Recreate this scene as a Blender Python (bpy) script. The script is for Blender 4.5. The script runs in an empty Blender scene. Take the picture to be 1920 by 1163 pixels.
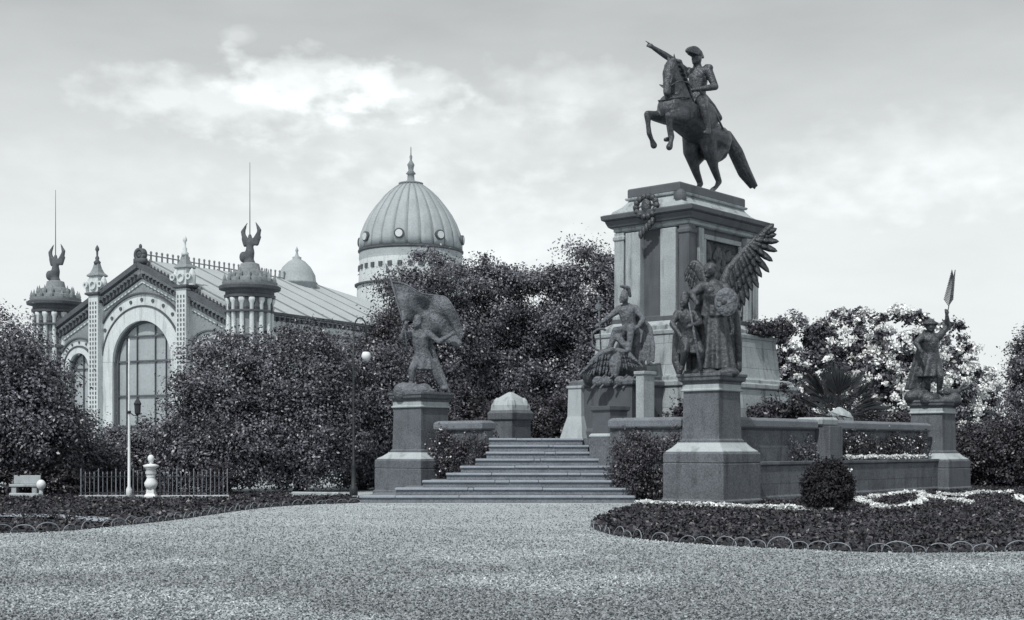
import bpy, math, random
import numpy as np
from mathutils import Vector, Matrix
R = math.radians
PI = math.pi
random.seed(7)
C = bpy.context.scene.collection
sc = bpy.context.scene

# ------------------------------------------------------------------ camera
EYE, F, HOR = 1.6, 2450.0, 838.0          # eye height, focal length and horizon row for a 1920 px wide picture
cam = bpy.data.cameras.new('camera')
cam.sensor_width = 36.0
cam.lens = 36.0 * F / 1920.0
cam.shift_y = (HOR - 581.5) / 1920.0
cam.clip_end = 3000.0
cam.clip_start = 0.3
cam_o = bpy.data.objects.new('camera', cam)
cam_o.location = (0, 0, EYE)
cam_o.rotation_euler = (R(90), 0, 0)
C.objects.link(cam_o)
sc.camera = cam_o

# ------------------------------------------------------------------ sky, sun, exposure
SUN_EL, SUN_AZ = R(52), R(205)            # azimuth clockwise from +Y: the sun is behind the camera, to its left
w = bpy.data.worlds.new('World')
sc.world = w
w.use_nodes = True
nt = w.node_tree
nt.nodes.clear()
NN = nt.nodes.new
L = nt.links.new


def mth(op, a, b=None, c=None, clamp=False, tree=None):
    t = tree or nt
    n = t.nodes.new('ShaderNodeMath')
    n.operation = op
    n.use_clamp = clamp
    for i, q in enumerate((a, b, c)):
        if q is None:
            continue
        if isinstance(q, (int, float)):
            n.inputs[i].default_value = q
        else:
            t.links.new(q, n.inputs[i])
    return n.outputs[0]


sky = NN('ShaderNodeTexSky')
sky.sky_type = 'NISHITA'
sky.sun_disc = False
sky.sun_elevation = SUN_EL
sky.sun_rotation = SUN_AZ
sky.dust_density = 2.0
bw = NN('ShaderNodeRGBToBW')
L(sky.outputs[0], bw.inputs[0])
tc = NN('ShaderNodeTexCoord')
sep = NN('ShaderNodeSeparateXYZ')
L(tc.outputs['Generated'], sep.inputs[0])
az = mth('ARCTAN2', sep.outputs[0], sep.outputs[1])
el = mth('ARCSINE', sep.outputs[2])
cmb = NN('ShaderNodeCombineXYZ')
L(mth('MULTIPLY', az, 5.0), cmb.inputs[0])
L(mth('MULTIPLY', el, 17.0), cmb.inputs[1])
n1 = NN('ShaderNodeTexNoise')
n1.inputs['Scale'].default_value = 1.5
n1.inputs['Detail'].default_value = 7
n1.inputs['Roughness'].default_value = 0.55
L(cmb.outputs[0], n1.inputs['Vector'])
cmb2 = NN('ShaderNodeCombineXYZ')
L(mth('MULTIPLY', az, 30.0), cmb2.inputs[0])
L(mth('MULTIPLY', el, 50.0), cmb2.inputs[1])
n2 = NN('ShaderNodeTexNoise')
n2.inputs['Scale'].default_value = 1.2
n2.inputs['Detail'].default_value = 6
L(cmb2.outputs[0], n2.inputs['Vector'])
wob = mth('MULTIPLY', mth('SUBTRACT', n2.outputs[0], 0.5), 1.7)


def blob(px, py, rx, ry, sharp):
    """a soft cloud bank at a direction of the sky, given in degrees"""
    a = mth('DIVIDE', mth('SUBTRACT', az, R(px)), R(rx))
    e = mth('DIVIDE', mth('SUBTRACT', el, R(py)), R(ry))
    d = mth('SQRT', mth('ADD', mth('MULTIPLY', a, a), mth('MULTIPLY', e, e)))
    d = mth('ADD', d, wob)
    return mth('MULTIPLY', mth('SUBTRACT', 1.0, d), sharp, clamp=True)


banks = [(-12.0, 14.5, 7.0, 1.5, 1.5, .17), (-8.8, 15.4, 4.6, 1.5, 1.9, .17), (-4.8, 15.2, 3.2, 1.2, 2.1, .13), (-3.2, 13.2, 9.0, 2.2, .9, .13), (2.6, 15.2, 4.8, 1.5, 1.1, .13),
         (-11.8, 17.1, 0.9, 0.45, 1.2, .10), (10, 10.5, 12, 1.5, .8, .07), (19, 11.6, 10, 2.4, .9, .12), (-15, 11.5, 10, 1.6, .8, .06),
         (-4, 8.0, 12, 4.5, .9, .10), (60, 18, 20, 5, 1, .12), (-70, 16, 24, 5, 1, .12)]
cl = None
for (a_, e_, rx, ry, sh, amt) in banks:
    q = mth('MULTIPLY', blob(a_, e_, rx, ry, sh), amt)
    cl = q if cl is None else mth('ADD', cl, q)
cl = mth('ADD', cl, mth('MULTIPLY', mth('SUBTRACT', n1.outputs[0], 0.5), 0.12))
# the pale veil of high haze: brightness of the physical sky compressed, plus the banks of cloud
val = mth('ADD', mth('MULTIPLY', bw.outputs[0], 0.16), 5.2)
# the sky is greyer higher up
val = mth('SUBTRACT', val, mth('MULTIPLY', mth('MULTIPLY', mth('SUBTRACT', el, R(9)), 6.5, clamp=True), 1.9))
val = mth('ADD', val, mth('MULTIPLY', cl, 9.0))
colr = NN('ShaderNodeVectorMath')
colr.operation = 'SCALE'
colr.inputs[0].default_value = (0.955, 1.0, 1.012)
L(val, colr.inputs['Scale'])
bg = NN('ShaderNodeBackground')
bg.inputs['Strength'].default_value = 0.15
L(colr.outputs[0], bg.inputs[0])
wo = NN('ShaderNodeOutputWorld')
L(bg.outputs[0], wo.inputs[0])

sun = bpy.data.lights.new('sun', 'SUN')
sun.energy = 3.3
sun.angle = R(0.8)
sun.color = (1.0, 0.985, 0.96)
sun_o = bpy.data.objects.new('sun', sun)
sd = Vector((math.sin(SUN_AZ) * math.cos(SUN_EL), math.cos(SUN_AZ) * math.cos(SUN_EL), math.sin(SUN_EL)))
sun_o.rotation_euler = sd.to_track_quat('Z', 'Y').to_euler()
sun_o.location = (-10, -20, 40)
C.objects.link(sun_o)
sc.view_settings.view_transform = 'Standard'
sc.view_settings.look = 'None'
sc.view_settings.exposure = 0.0
sc.view_settings.gamma = 1.0
sc.view_settings.use_curve_mapping = False
sc.cycles.max_bounces = 6
sc.cycles.transparent_max_bounces = 8


# ------------------------------------------------------------------ helpers
def W(px, py, D):
    return Vector(((px - 960) / F * D, D, EYE + (HOR - py) / F * D))


def G(px, py):
    D = EYE * F / (py - HOR)
    return ((px - 960) / F * D, D)


class MB:
    def __init__(s):
        s.v = []
        s.f = []

    def add(s, vs, fs, M=None):
        o = len(s.v)
        if M is not None:
            vs = [M @ Vector(q) for q in vs]
        s.v += [tuple(q) for q in vs]
        s.f += [tuple(i + o for i in q) for q in fs]
        return s

    def box(s, cx, cy, cz, sx, sy, sz, rz=0, M=None):
        x, y, z = sx / 2, sy / 2, sz / 2
        vs = [(-x, -y, -z), (x, -y, -z), (x, y, -z), (-x, y, -z), (-x, -y, z), (x, -y, z), (x, y, z), (-x, y, z)]
        T = Matrix.Translation((cx, cy, cz)) @ Matrix.Rotation(rz, 4, 'Z')
        if M is not None:
            T = M @ T
        return s.add(vs, [(0, 3, 2, 1), (4, 5, 6, 7), (0, 1, 5, 4), (1, 2, 6, 5), (2, 3, 7, 6), (3, 0, 4, 7)], T)

    def rect(s, prof, hx, hy, cx=0, cy=0, cap=True):
        """profile of (offset, z) swept round a rectangle of half sizes hx, hy"""
        o = len(s.v)
        for (d, z) in prof:
            a, b = hx + d, hy + d
            s.v += [(cx - a, cy - b, z), (cx + a, cy - b, z), (cx + a, cy + b, z), (cx - a, cy + b, z)]
        n = len(prof)
        for i in range(n - 1):
            for k in range(4):
                k2 = (k + 1) % 4
                s.f.append((o + 4 * i + k, o + 4 * i + k2, o + 4 * i + 4 + k2, o + 4 * i + 4 + k))
        if cap:
            s.f.append((o + 3, o + 2, o + 1, o))
            s.f.append(tuple(o + 4 * (n - 1) + k for k in range(4)))
        return s

    def lathe(s, prof, seg=24, cx=0, cy=0, wob=None, M=None):
        vs, fs = [], []
        for (r, z) in prof:
            for k in range(seg):
                a = 2 * PI * k / seg
                rr = r * (wob(a, z) if wob else 1)
                vs.append((cx + rr * math.cos(a), cy + rr * math.sin(a), z))
        n = len(prof)
        for i in range(n - 1):
            for k in range(seg):
                k2 = (k + 1) % seg
                fs.append((i * seg + k, i * seg + k2, (i + 1) * seg + k2, (i + 1) * seg + k))
        fs.append(tuple(range(seg - 1, -1, -1)))
        fs.append(tuple((n - 1) * seg + k for k in range(seg)))
        return s.add(vs, fs, M)

    def cap(s, a, ra, b, rb, seg=12, flat=1.0):
        """tapered limb with round ends"""
        a, b = Vector(a), Vector(b)
        d = b - a
        ln = d.length
        if ln < 1e-5:
            return s.ell(a, (ra, ra, ra))
        M = Matrix.Translation(a) @ d.to_track_quat('Z', 'Y').to_matrix().to_4x4() @ Matrix.Diagonal((1, flat, 1, 1))
        pr = []
        for t in (-1, -.87, -.5, 0):
            pr.append((max(ra * math.sqrt(max(0, 1 - t * t)), ra * .02), ra * t))
        for t in (0, .5, .87, 1):
            pr.append((max(rb * math.sqrt(max(0, 1 - t * t)), rb * .02), ln + rb * t))
        return s.lathe(pr, seg, M=M)

    def chain(s, pts, seg=12, flat=1.0):
        for (p, q) in zip(pts, pts[1:]):
            s.cap(p[0], p[1], q[0], q[1], seg, flat)
        return s

    def ell(s, c, r, rot=None, seg=14):
        M = Matrix.Translation(c)
        if rot is not None:
            M = M @ rot.to_4x4()
        M = M @ Matrix.Diagonal((r[0], r[1], r[2], 1))
        pr = [(max(math.sin(PI * i / 9), .02), -math.cos(PI * i / 9)) for i in range(10)]
        return s.lathe(pr, seg, M=M)

    def tube(s, pts, rad, seg=8):
        pts = [Vector(p) for p in pts]
        if isinstance(rad, (int, float)):
            rad = [rad] * len(pts)
        o = len(s.v)
        for i, p in enumerate(pts):
            d = (pts[min(i + 1, len(pts) - 1)] - pts[max(i - 1, 0)]).normalized()
            q = d.to_track_quat('Z', 'Y')
            for k in range(seg):
                a = 2 * PI * k / seg
                s.v.append(tuple(p + q @ Vector((rad[i] * math.cos(a), rad[i] * math.sin(a), 0))))
        for i in range(len(pts) - 1):
            for k in range(seg):
                k2 = (k + 1) % seg
                s.f.append((o + i * seg + k, o + i * seg + k2, o + (i + 1) * seg + k2, o + (i + 1) * seg + k))
        s.f.append(tuple(o + k for k in range(seg - 1, -1, -1)))
        s.f.append(tuple(o + (len(pts) - 1) * seg + k for k in range(seg)))
        return s

    def sheet(s, fn, nu, nv, th):
        """a closed slab following fn(u, v) with thickness th along y"""
        vs, fs = [], []
        for side in (0, 1):
            for i in range(nu + 1):
                for j in range(nv + 1):
                    p = Vector(fn(i / nu, j / nv))
                    p.y += th * (side - .5)
                    vs.append(p)
        m = (nu + 1) * (nv + 1)
        idx = lambda sd_, i, j: sd_ * m + i * (nv + 1) + j
        for i in range(nu):
            for j in range(nv):
                fs.append((idx(0, i, j), idx(0, i + 1, j), idx(0, i + 1, j + 1), idx(0, i, j + 1)))
                fs.append((idx(1, i, j), idx(1, i, j + 1), idx(1, i + 1, j + 1), idx(1, i + 1, j)))
        for i in range(nu):
            fs.append((idx(0, i, 0), idx(1, i, 0), idx(1, i + 1, 0), idx(0, i + 1, 0)))
            fs.append((idx(0, i, nv), idx(0, i + 1, nv), idx(1, i + 1, nv), idx(1, i, nv)))
        for j in range(nv):
            fs.append((idx(0, 0, j), idx(0, 0, j + 1), idx(1, 0, j + 1), idx(1, 0, j)))
            fs.append((idx(0, nu, j), idx(1, nu, j), idx(1, nu, j + 1), idx(0, nu, j + 1)))
        return s.add(vs, fs)

    def arc(s, cx, cz, r0, r1, y0, y1, a0=0, a1=180, n=24):
        """flat ring segment standing in the xz plane, from y0 to y1 deep"""
        o = len(s.v)
        for i in range(n + 1):
            a = R(a0 + (a1 - a0) * i / n)
            ca, sa = math.cos(a), math.sin(a)
            s.v += [(cx + r0 * ca, y0, cz + r0 * sa), (cx + r1 * ca, y0, cz + r1 * sa), (cx + r1 * ca, y1, cz + r1 * sa), (cx + r0 * ca, y1, cz + r0 * sa)]
        for i in range(n):
            for k in range(4):
                k2 = (k + 1) % 4
                s.f.append((o + 4 * i + k, o + 4 * i + k2, o + 4 * i + 4 + k2, o + 4 * i + 4 + k))
        s.f.append((o + 3, o + 2, o + 1, o))
        s.f.append(tuple(o + 4 * n + k for k in range(4)))
        return s

    def bar(s, p, q, wx, wy):
        """a square bar from p to q"""
        p, q = Vector(p), Vector(q)
        d = q - p
        M = Matrix.Translation((p + q) / 2) @ d.to_track_quat('Z', 'Y').to_matrix().to_4x4()
        return s.box(0, 0, 0, wx, wy, d.length, M=M)

    def obj(s, name, mat, parent=None, smooth=False, bevel=0, remesh=0, loc=None, rz=None):
        me = bpy.data.meshes.new(name)
        me.from_pydata(s.v, [], s.f)
        me.materials.append(mat)
        if smooth or remesh:
            me.polygons.foreach_set('use_smooth', [True] * len(me.polygons))
        me.update()
        o = bpy.data.objects.new(name, me)
        C.objects.link(o)
        if parent is not None:
            o.parent = parent
        if loc is not None:
            o.location = loc
        if rz is not None:
            o.rotation_euler = (0, 0, rz)
        if bevel:
            m = o.modifiers.new('bevel', 'BEVEL')
            m.width = bevel
            m.segments = 2
            m.limit_method = 'ANGLE'
            m.angle_limit = R(35)
        if remesh:
            m = o.modifiers.new('remesh', 'REMESH')
            m.mode = 'VOXEL'
            m.voxel_size = remesh
            m.use_smooth_shade = True
            m = o.modifiers.new('smooth', 'SMOOTH')
            m.factor = .6
            m.iterations = 3
        return o


def empty(name, loc, rz=0):
    o = bpy.data.objects.new(name, None)
    o.location = loc
    o.rotation_euler = (0, 0, rz)
    o.empty_display_size = .3
    C.objects.link(o)
    return o


def tag(o, label=None, cat=None, group=None, kind=None):
    if label:
        assert 4 <= len(label.split()) <= 16, label
        o['label'] = label
    if cat:
        o['category'] = cat
    if group:
        o['group'] = group
    if kind:
        o['kind'] = kind
    return o


def copy_tree(o, kids, loc, rz=None):
    r = o.copy()
    C.objects.link(r)
    r.location = loc
    if rz is not None:
        r.rotation_euler = (0, 0, rz)
    for ch in kids.get(o.name, []):
        c = ch.copy()
        C.objects.link(c)
        c.parent = r
        for g in kids.get(ch.name, []):
            d = g.copy()
            C.objects.link(d)
            d.parent = c
    return r


def kids_of(*roots):
    k = {}
    for o in list(bpy.data.objects):
        if o.parent is not None:
            k.setdefault(o.parent.name, []).append(o)
    return k


# ------------------------------------------------------------------ materials
TINT = (0.9, 1.0, 1.13)


def mat(name, val, var=.25, scale=8, fine=60, rough=.85, bump=.3, metal=0, tint=TINT, spec=.3, stain=0, bdist=.02, finevar=.25, attr=None, joints=None):
    m = bpy.data.materials.new(name)
    m.use_nodes = True
    t = m.node_tree
    b = t.nodes['Principled BSDF']
    b.inputs['Roughness'].default_value = rough
    b.inputs['Metallic'].default_value = metal
    b.inputs['Specular IOR Level'].default_value = spec
    co = t.nodes.new('ShaderNodeTexCoord').outputs['Object']

    def noise(scl, det=5, rgh=.6, vec=co):
        n = t.nodes.new('ShaderNodeTexNoise')
        n.inputs['Scale'].default_value = scl
        n.inputs['Detail'].default_value = det
        n.inputs['Roughness'].default_value = rgh
        t.links.new(vec, n.inputs['Vector'])
        return n.outputs[0]
    big, fin = noise(scale), noise(fine, 3, .75)
    a1 = mth('MULTIPLY', mth('SUBTRACT', big, .5, tree=t), 2.6 * var, tree=t)
    a2 = mth('MULTIPLY', mth('SUBTRACT', fin, .5, tree=t), 3.2 * finevar, tree=t)
    f = mth('ADD', mth('ADD', a1, a2, tree=t), 1.0, tree=t)
    if stain:
        mp = t.nodes.new('ShaderNodeMapping')
        mp.inputs['Scale'].default_value = (1, 1, .12)
        t.links.new(co, mp.inputs[0])
        st = noise(3.0, 4, .6, mp.outputs[0])
        q = mth('MULTIPLY', mth('MULTIPLY', mth('SUBTRACT', st, .52, tree=t), 6.0, clamp=True, tree=t), stain, tree=t)
        f = mth('MULTIPLY', f, mth('SUBTRACT', 1.0, q, tree=t), tree=t)
    if joints:
        sx = t.nodes.new('ShaderNodeSeparateXYZ')
        t.links.new(co, sx.inputs[0])
        wob_ = mth('MULTIPLY', mth('SUBTRACT', big, .5, tree=t), .02, tree=t)
        zc_ = mth('DIVIDE', mth('ADD', sx.outputs[2], wob_, tree=t), joints[1], tree=t)
        row = mth('FLOOR', zc_, tree=t)
        hc_ = mth('ADD', mth('DIVIDE', mth('ADD', sx.outputs[0], sx.outputs[1], tree=t), joints[0], tree=t), mth('MULTIPLY', row, .5, tree=t), tree=t)
        lines = []
        for q_, wd_ in ((zc_, .014 / joints[1]), (hc_, .014 / joints[0])):
            lines.append(mth('LESS_THAN', mth('FRACT', q_, tree=t), wd_, tree=t))
        f = mth('MULTIPLY', f, mth('SUBTRACT', 1.0, mth('MULTIPLY', mth('MAXIMUM', lines[0], lines[1], tree=t), .6, tree=t), tree=t), tree=t)
        # each block a slightly different stone
        wn = t.nodes.new('ShaderNodeTexWhiteNoise')
        wn.noise_dimensions = '2D'
        cb = t.nodes.new('ShaderNodeCombineXYZ')
        t.links.new(row, cb.inputs[0])
        t.links.new(mth('FLOOR', hc_, tree=t), cb.inputs[1])
        t.links.new(cb.outputs[0], wn.inputs['Vector'])
        f = mth('MULTIPLY', f, mth('ADD', .84, mth('MULTIPLY', wn.outputs[0], .32, tree=t), tree=t), tree=t)
    if attr:
        at = t.nodes.new('ShaderNodeAttribute')
        at.attribute_name = attr
        f = mth('MULTIPLY', f, at.outputs['Fac'], tree=t)
    f = mth('MAXIMUM', f, .08, tree=t)
    sc_ = t.nodes.new('ShaderNodeVectorMath')
    sc_.operation = 'SCALE'
    sc_.inputs[0].default_value = tuple(min(val * k, .95) for k in tint)
    t.links.new(f, sc_.inputs['Scale'])
    t.links.new(sc_.outputs[0], b.inputs['Base Color'])
    if bump:
        bp = t.nodes.new('ShaderNodeBump')
        bp.inputs['Strength'].default_value = bump
        bp.inputs['Distance'].default_value = bdist
        t.links.new(mth('ADD', fin, mth('MULTIPLY', big, 1.5, tree=t), tree=t), bp.inputs['Height'])
        t.links.new(bp.outputs[0], b.inputs['Normal'])
    return m


M_GRAVEL = mat('gravel', .42, .30, .35, 14, .95, 1.0, bdist=.05, finevar=.8, tint=(.91, 1, 1.05))
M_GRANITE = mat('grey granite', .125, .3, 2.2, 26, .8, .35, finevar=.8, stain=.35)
M_WALL = mat('coursed granite', .125, .3, 2.2, 26, .8, .35, finevar=.8, stain=.45, joints=(1.25, .52))
M_ASHLAR = mat('plinth ashlar', .36, .25, 1.5, 24, .7, .3, finevar=.4, stain=.6, tint=(.9, 1, 1.05), joints=(1.5, .72))
M_BOX = mat('clipped box leaves', .03, .25, .5, 4, .7, 0, attr='tone', spec=.2, finevar=.1, tint=(1, 1, 1.2))
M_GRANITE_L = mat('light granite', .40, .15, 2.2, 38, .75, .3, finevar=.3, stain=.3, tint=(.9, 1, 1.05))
M_STEP = mat('worn step stone', .17, .35, 1.6, 24, .85, .4, finevar=.7)
M_NOSE_SUN = mat('sun-tinted step edge', .30, .25, 3, 30, .8, .3, finevar=.3)  # tread colour lifted to carry the high sun on the step tops
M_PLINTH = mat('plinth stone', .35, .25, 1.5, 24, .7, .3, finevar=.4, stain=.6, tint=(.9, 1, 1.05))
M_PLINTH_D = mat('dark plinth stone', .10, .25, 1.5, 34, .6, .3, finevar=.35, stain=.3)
M_BRONZE = mat('bronze', .062, .8, 6, 17, .36, .55, metal=.25, spec=.5, finevar=.8, bdist=.05)
M_BRONZE_L = mat('weathered bronze', .15, .6, 6, 17, .5, 1.0, metal=.15, spec=.4, finevar=.8, bdist=.05)
M_PAV = mat('pavilion plaster', .56, .14, .5, 6, .85, .3, finevar=.16, stain=.3, tint=(.93, 1, 1.02))
M_PAV_M = mat('pavilion terracotta', .23, .3, .7, 6, .85, .3, finevar=.35, tint=(.9, 1, 1.05))
M_PAV_D = mat('pavilion ironwork', .085, .4, .9, 7, .7, .3, finevar=.4)
M_DOME = mat('dome sheeting', .33, .22, .5, 5, .7, .3, finevar=.22, tint=(.9, 1, 1.05))
M_ROOF = mat('roof sheeting', .42, .12, .5, 5, .7, .3, finevar=.18, tint=(.92, 1, 1.03))
M_GLASS = mat('frosted glazing', .34, .22, .4, 4, .35, .1, finevar=.2, spec=.5, tint=(.9, 1, 1.05))
M_IRON = mat('dark iron', .035, .3, 5, 40, .5, .2, finevar=.3)
M_WHITE = mat('white paint', .72, .15, 4, 30, .6, .2, finevar=.2, tint=(.95, 1, 1.02))
M_WIRE = mat('galvanised wire', .24, .2, 9, 40, .5, .1, metal=.2, finevar=.2)
M_SOIL = mat('soil', .035, .4, 2, 18, .95, .8, finevar=.5, bdist=.06)
M_BARK = mat('bark', .06, .4, 2, 16, .95, .9, finevar=.4, bdist=.06)
M_LEAF = mat('leaves', .115, .25, .5, 4, .42, 0, attr='tone', spec=.6, finevar=.1, tint=(.98, 1, 1.2))
M_LEAF_D = mat('dark leaves', .046, .3, .5, 4, .45, 0, attr='tone', spec=.5, finevar=.1, tint=(1.02, 1, 1.25))
M_LEAF_B = mat('pale leaves', .17, .25, .5, 4, .55, 0, attr='tone', spec=.4, finevar=.1)
M_PETAL = mat('white petals', .66, .1, 2, 9, .7, 0, attr='tone', finevar=.1, tint=(.96, 1, 1.01))


# ------------------------------------------------------------------ leaves
def leaves(name, P, N, size, matr, parent=None, seed=0, tone=None, aspect=.55, sizevar=.4):
    """P points, N preferred normals (or None): one small pointed face at every point"""
    rg = np.random.default_rng(seed)
    n = len(P)
    nr = rg.normal(size=(n, 3))
    if N is not None:
        nr = nr * .62 + N
    nr /= np.linalg.norm(nr, axis=1, keepdims=True) + 1e-9
    t = rg.normal(size=(n, 3))
    t -= nr * (t * nr).sum(1, keepdims=True)
    t /= np.linalg.norm(t, axis=1, keepdims=True) + 1e-9
    b = np.cross(nr, t)
    s = size * (1 - sizevar + 2 * sizevar * rg.random((n, 1)))
    V = np.stack([P - t * s, P + b * s * aspect + nr * s * .12, P + t * s, P - b * s * aspect + nr * s * .12], 1).reshape(-1, 3)
    me = bpy.data.meshes.new(name)
    me.vertices.add(4 * n)
    me.vertices.foreach_set('co', V.astype(np.float32).ravel())
    me.loops.add(4 * n)
    me.loops.foreach_set('vertex_index', np.arange(4 * n, dtype=np.int32))
    me.polygons.add(n)
    me.polygons.foreach_set('loop_start', np.arange(0, 4 * n, 4, dtype=np.int32))
    me.polygons.foreach_set('loop_total', np.full(n, 4, dtype=np.int32))
    if tone is None:
        tone = np.ones(n)
    tone = tone * (.55 + .45 * rg.random(n) + .55 * rg.random(n) ** 4)
    at = me.attributes.new('tone', 'FLOAT', 'POINT')
    at.data.foreach_set('value', np.repeat(tone, 4).astype(np.float32))
    me.materials.append(matr)
    me.update(calc_edges=True)
    o = bpy.data.objects.new(name, me)
    C.objects.link(o)
    if parent is not None:
        o.parent = parent
    return o


def crown_points(lobes, ncl, nleaf, spread, seed, floor=.0, shell=.55):
    """clusters of leaves spread through the outer part of a set of ellipsoid lobes"""
    rg = np.random.default_rng(seed)
    lob = np.array(lobes, float)
    vol = lob[:, 3] * lob[:, 4] * lob[:, 5]
    pick = rg.choice(len(lob), ncl, p=vol / vol.sum())
    d = rg.normal(size=(ncl, 3))
    d /= np.linalg.norm(d, axis=1, keepdims=True)
    rad = shell + (1.06 - shell) * rg.random((ncl, 1)) ** .6
    cen = lob[pick, :3] + d * rad * lob[pick, 3:6]
    ctone = .55 + .9 * rg.random(ncl)
    per = rg.multinomial(nleaf, np.ones(ncl) / ncl)
    ci = np.repeat(np.arange(ncl), per)
    off = rg.normal(size=(nleaf, 3))
    sp = spread * (.6 + .8 * rg.random(ncl))
    P = cen[ci] + off * sp[ci][:, None] * np.array([1, 1, .75])
    N = off * .5 + d[ci] * .7 + np.array([0, 0, .75])
    N /= np.linalg.norm(N, axis=1, keepdims=True)
    ok = P[:, 2] > floor
    return P[ok], N[ok], ctone[ci][ok]


def tree(name, loc, lobes, nleaf, size, label, cat='tree', group=None, m=None, seed=0, trunk=.18, ncl=None, spread=.3, shell=.5, dense_core=True, tr_h=None):
    root = empty(name, loc)
    tag(root, label, cat, group)
    rg = random.Random(seed)
    if size < .12:
        nleaf, size = int(nleaf * 2.0), size * .66
    P, N, T = crown_points(lobes, ncl or max(60, nleaf // 300), nleaf, spread, seed, floor=.06, shell=shell)
    leaves('crown', P, N, size, m or M_LEAF, root, seed, T)
    mb = MB()
    zc = sum(l[2] for l in lobes) / len(lobes)
    top = tr_h or zc
    pts = [Vector((0, 0, -.1)), Vector((rg.uniform(-.05, .05), 0, top * .3)), Vector((rg.uniform(-.15, .15), rg.uniform(-.1, .1), top * .65))]
    mb.tube(pts, [trunk * 1.35, trunk, trunk * .75], 9)
    for l in lobes:
        e = Vector(l[:3])
        midp = pts[2].lerp(e, .5) + Vector((rg.uniform(-.1, .1), rg.uniform(-.1, .1), -.1))
        mb.tube([pts[2] - Vector((0, 0, .1)), midp, e], [trunk * .6, trunk * .38, trunk * .15], 7)
        for k in range(5):
            a = rg.uniform(0, 2 * PI)
            q = e + Vector((math.cos(a) * l[3] * .75, math.sin(a) * l[4] * .75, rg.uniform(-.3, .7) * l[5]))
            mb.tube([midp, midp.lerp(q, .55) + Vector((0, 0, .1)), q], [trunk * .25, trunk * .15, trunk * .05], 5)
    mb.obj('trunk', M_BARK, root, smooth=True)
    return root


# ------------------------------------------------------------------ ground
def sheet_poly(name, pts, z, m, sub=False):
    me = bpy.data.meshes.new(name)
    me.from_pydata([(x, y, z) for x, y in pts], [], [tuple(range(len(pts)))])
    me.materials.append(m)
    o = bpy.data.objects.new(name, me)
    C.objects.link(o)
    return o


tag(sheet_poly('ground', [(-900, -60), (900, -60), (900, 1800), (-900, 1800)], 0, M_GRAVEL), 'pale gravel square in front of the monument', kind='structure')


def smooth_line(pts, n=8):
    out = []
    P = [Vector((p[0], p[1], 0)) for p in pts]
    P = [P[0]] + P + [P[-1]]
    for i in range(1, len(P) - 2):
        for k in range(n):
            t = k / n
            a, b, c, d = P[i - 1], P[i], P[i + 1], P[i + 2]
            out.append(.5 * ((2 * b) + (c - a) * t + (2 * a - 5 * b + 4 * c - d) * t * t + (-a + 3 * b - 3 * c + d) * t ** 3))
    out.append(P[-2])
    return [(p.x, p.y) for p in out]


def in_poly(P, poly):
    x, y = P[:, 0], P[:, 1]
    inside = np.zeros(len(P), bool)
    n = len(poly)
    for i in range(n):
        x1, y1 = poly[i]
        x2, y2 = poly[(i + 1) % n]
        c = ((y1 > y) != (y2 > y)) & (x < (x2 - x1) * (y - y1) / (y2 - y1 + 1e-12) + x1)
        inside ^= c
    return inside


def cover(name, poly, n, size, m, h, seed, z=.03, up=.6):
    rg = np.random.default_rng(seed)
    a = np.array(poly)
    lo, hi = a.min(0), a.max(0)
    P = []
    tot = 0
    while tot < n:
        q = rg.random((n, 2)) * (hi - lo) + lo
        q = q[in_poly(q, poly)]
        P.append(q)
        tot += len(q)
    P = np.concatenate(P)[:n]
    hz = (np.sin(P[:, 0] * 2.1) * np.sin(P[:, 1] * 1.7 + 1) * .35 + .8)
    Z = z + rg.random(n) * h * hz
    PP = np.column_stack([P, Z])
    N = rg.normal(size=(n, 3)) * .5 + np.array([0, 0, up])
    tn = .6 + .5 * (np.sin(P[:, 0] * 3.3 + P[:, 1] * 2) * np.sin(P[:, 1] * 4.1) > .1)
    return leaves(name, PP, N, size, m, None, seed, tn)


# right-hand bed in front of the monument
edge_r = smooth_line([G(1182, 953), G(1135, 966), G(1109, 984), G(1130, 999), G(1195, 1011), G(1330, 1022), G(1500, 1031), G(1700, 1037), G(1920, 1034), G(2150, 1024), (17.5, 24), (23, 30)])
bed_r = edge_r + [(30, 44), (26, 60), (12, 52), (8.2, 38.0), (5.2, 36.6), (3.6, 37.2), G(1205, 948)]
tag(sheet_poly('flower_bed', bed_r, .02, M_SOIL), 'dark planted bed curving in front of the monument', kind='structure')
tag(cover('ground_cover', bed_r, 110000, .045, M_LEAF_D, .08, 5), 'low dark leafy ground cover filling the right-hand bed', 'ground cover', kind='stuff')

edge_l = smooth_line([(-40, 17), (-22, 21), G(-160, 1006), G(0, 1000), G(90, 998), G(180, 991), G(330, 975), G(420, 962), G(500, 952), G(580, 946.5), G(668, 943.5)])
bed_l = edge_l + [(-4.2, 39.5), (-5.5, 42), (-12, 47), (-40, 47)]
tag(sheet_poly('lawn', bed_l, .02, M_SOIL), 'dark lawn and bed left of the stairs', kind='structure')
tag(cover('grass', bed_l, 90000, .05, M_LEAF_D, .07, 6), 'short dark grass covering the left-hand bed', 'grass', kind='stuff')
pth = [G(-120, 966), G(0, 968), G(120, 971), G(208, 977), G(192, 985), G(100, 976), G(-120, 972)]
tag(sheet_poly('path', pth, .07, mat('path gravel', .33, .2, 2, 12, .9, .5)), 'narrow pale path crossing the left bed', kind='structure')

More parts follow.
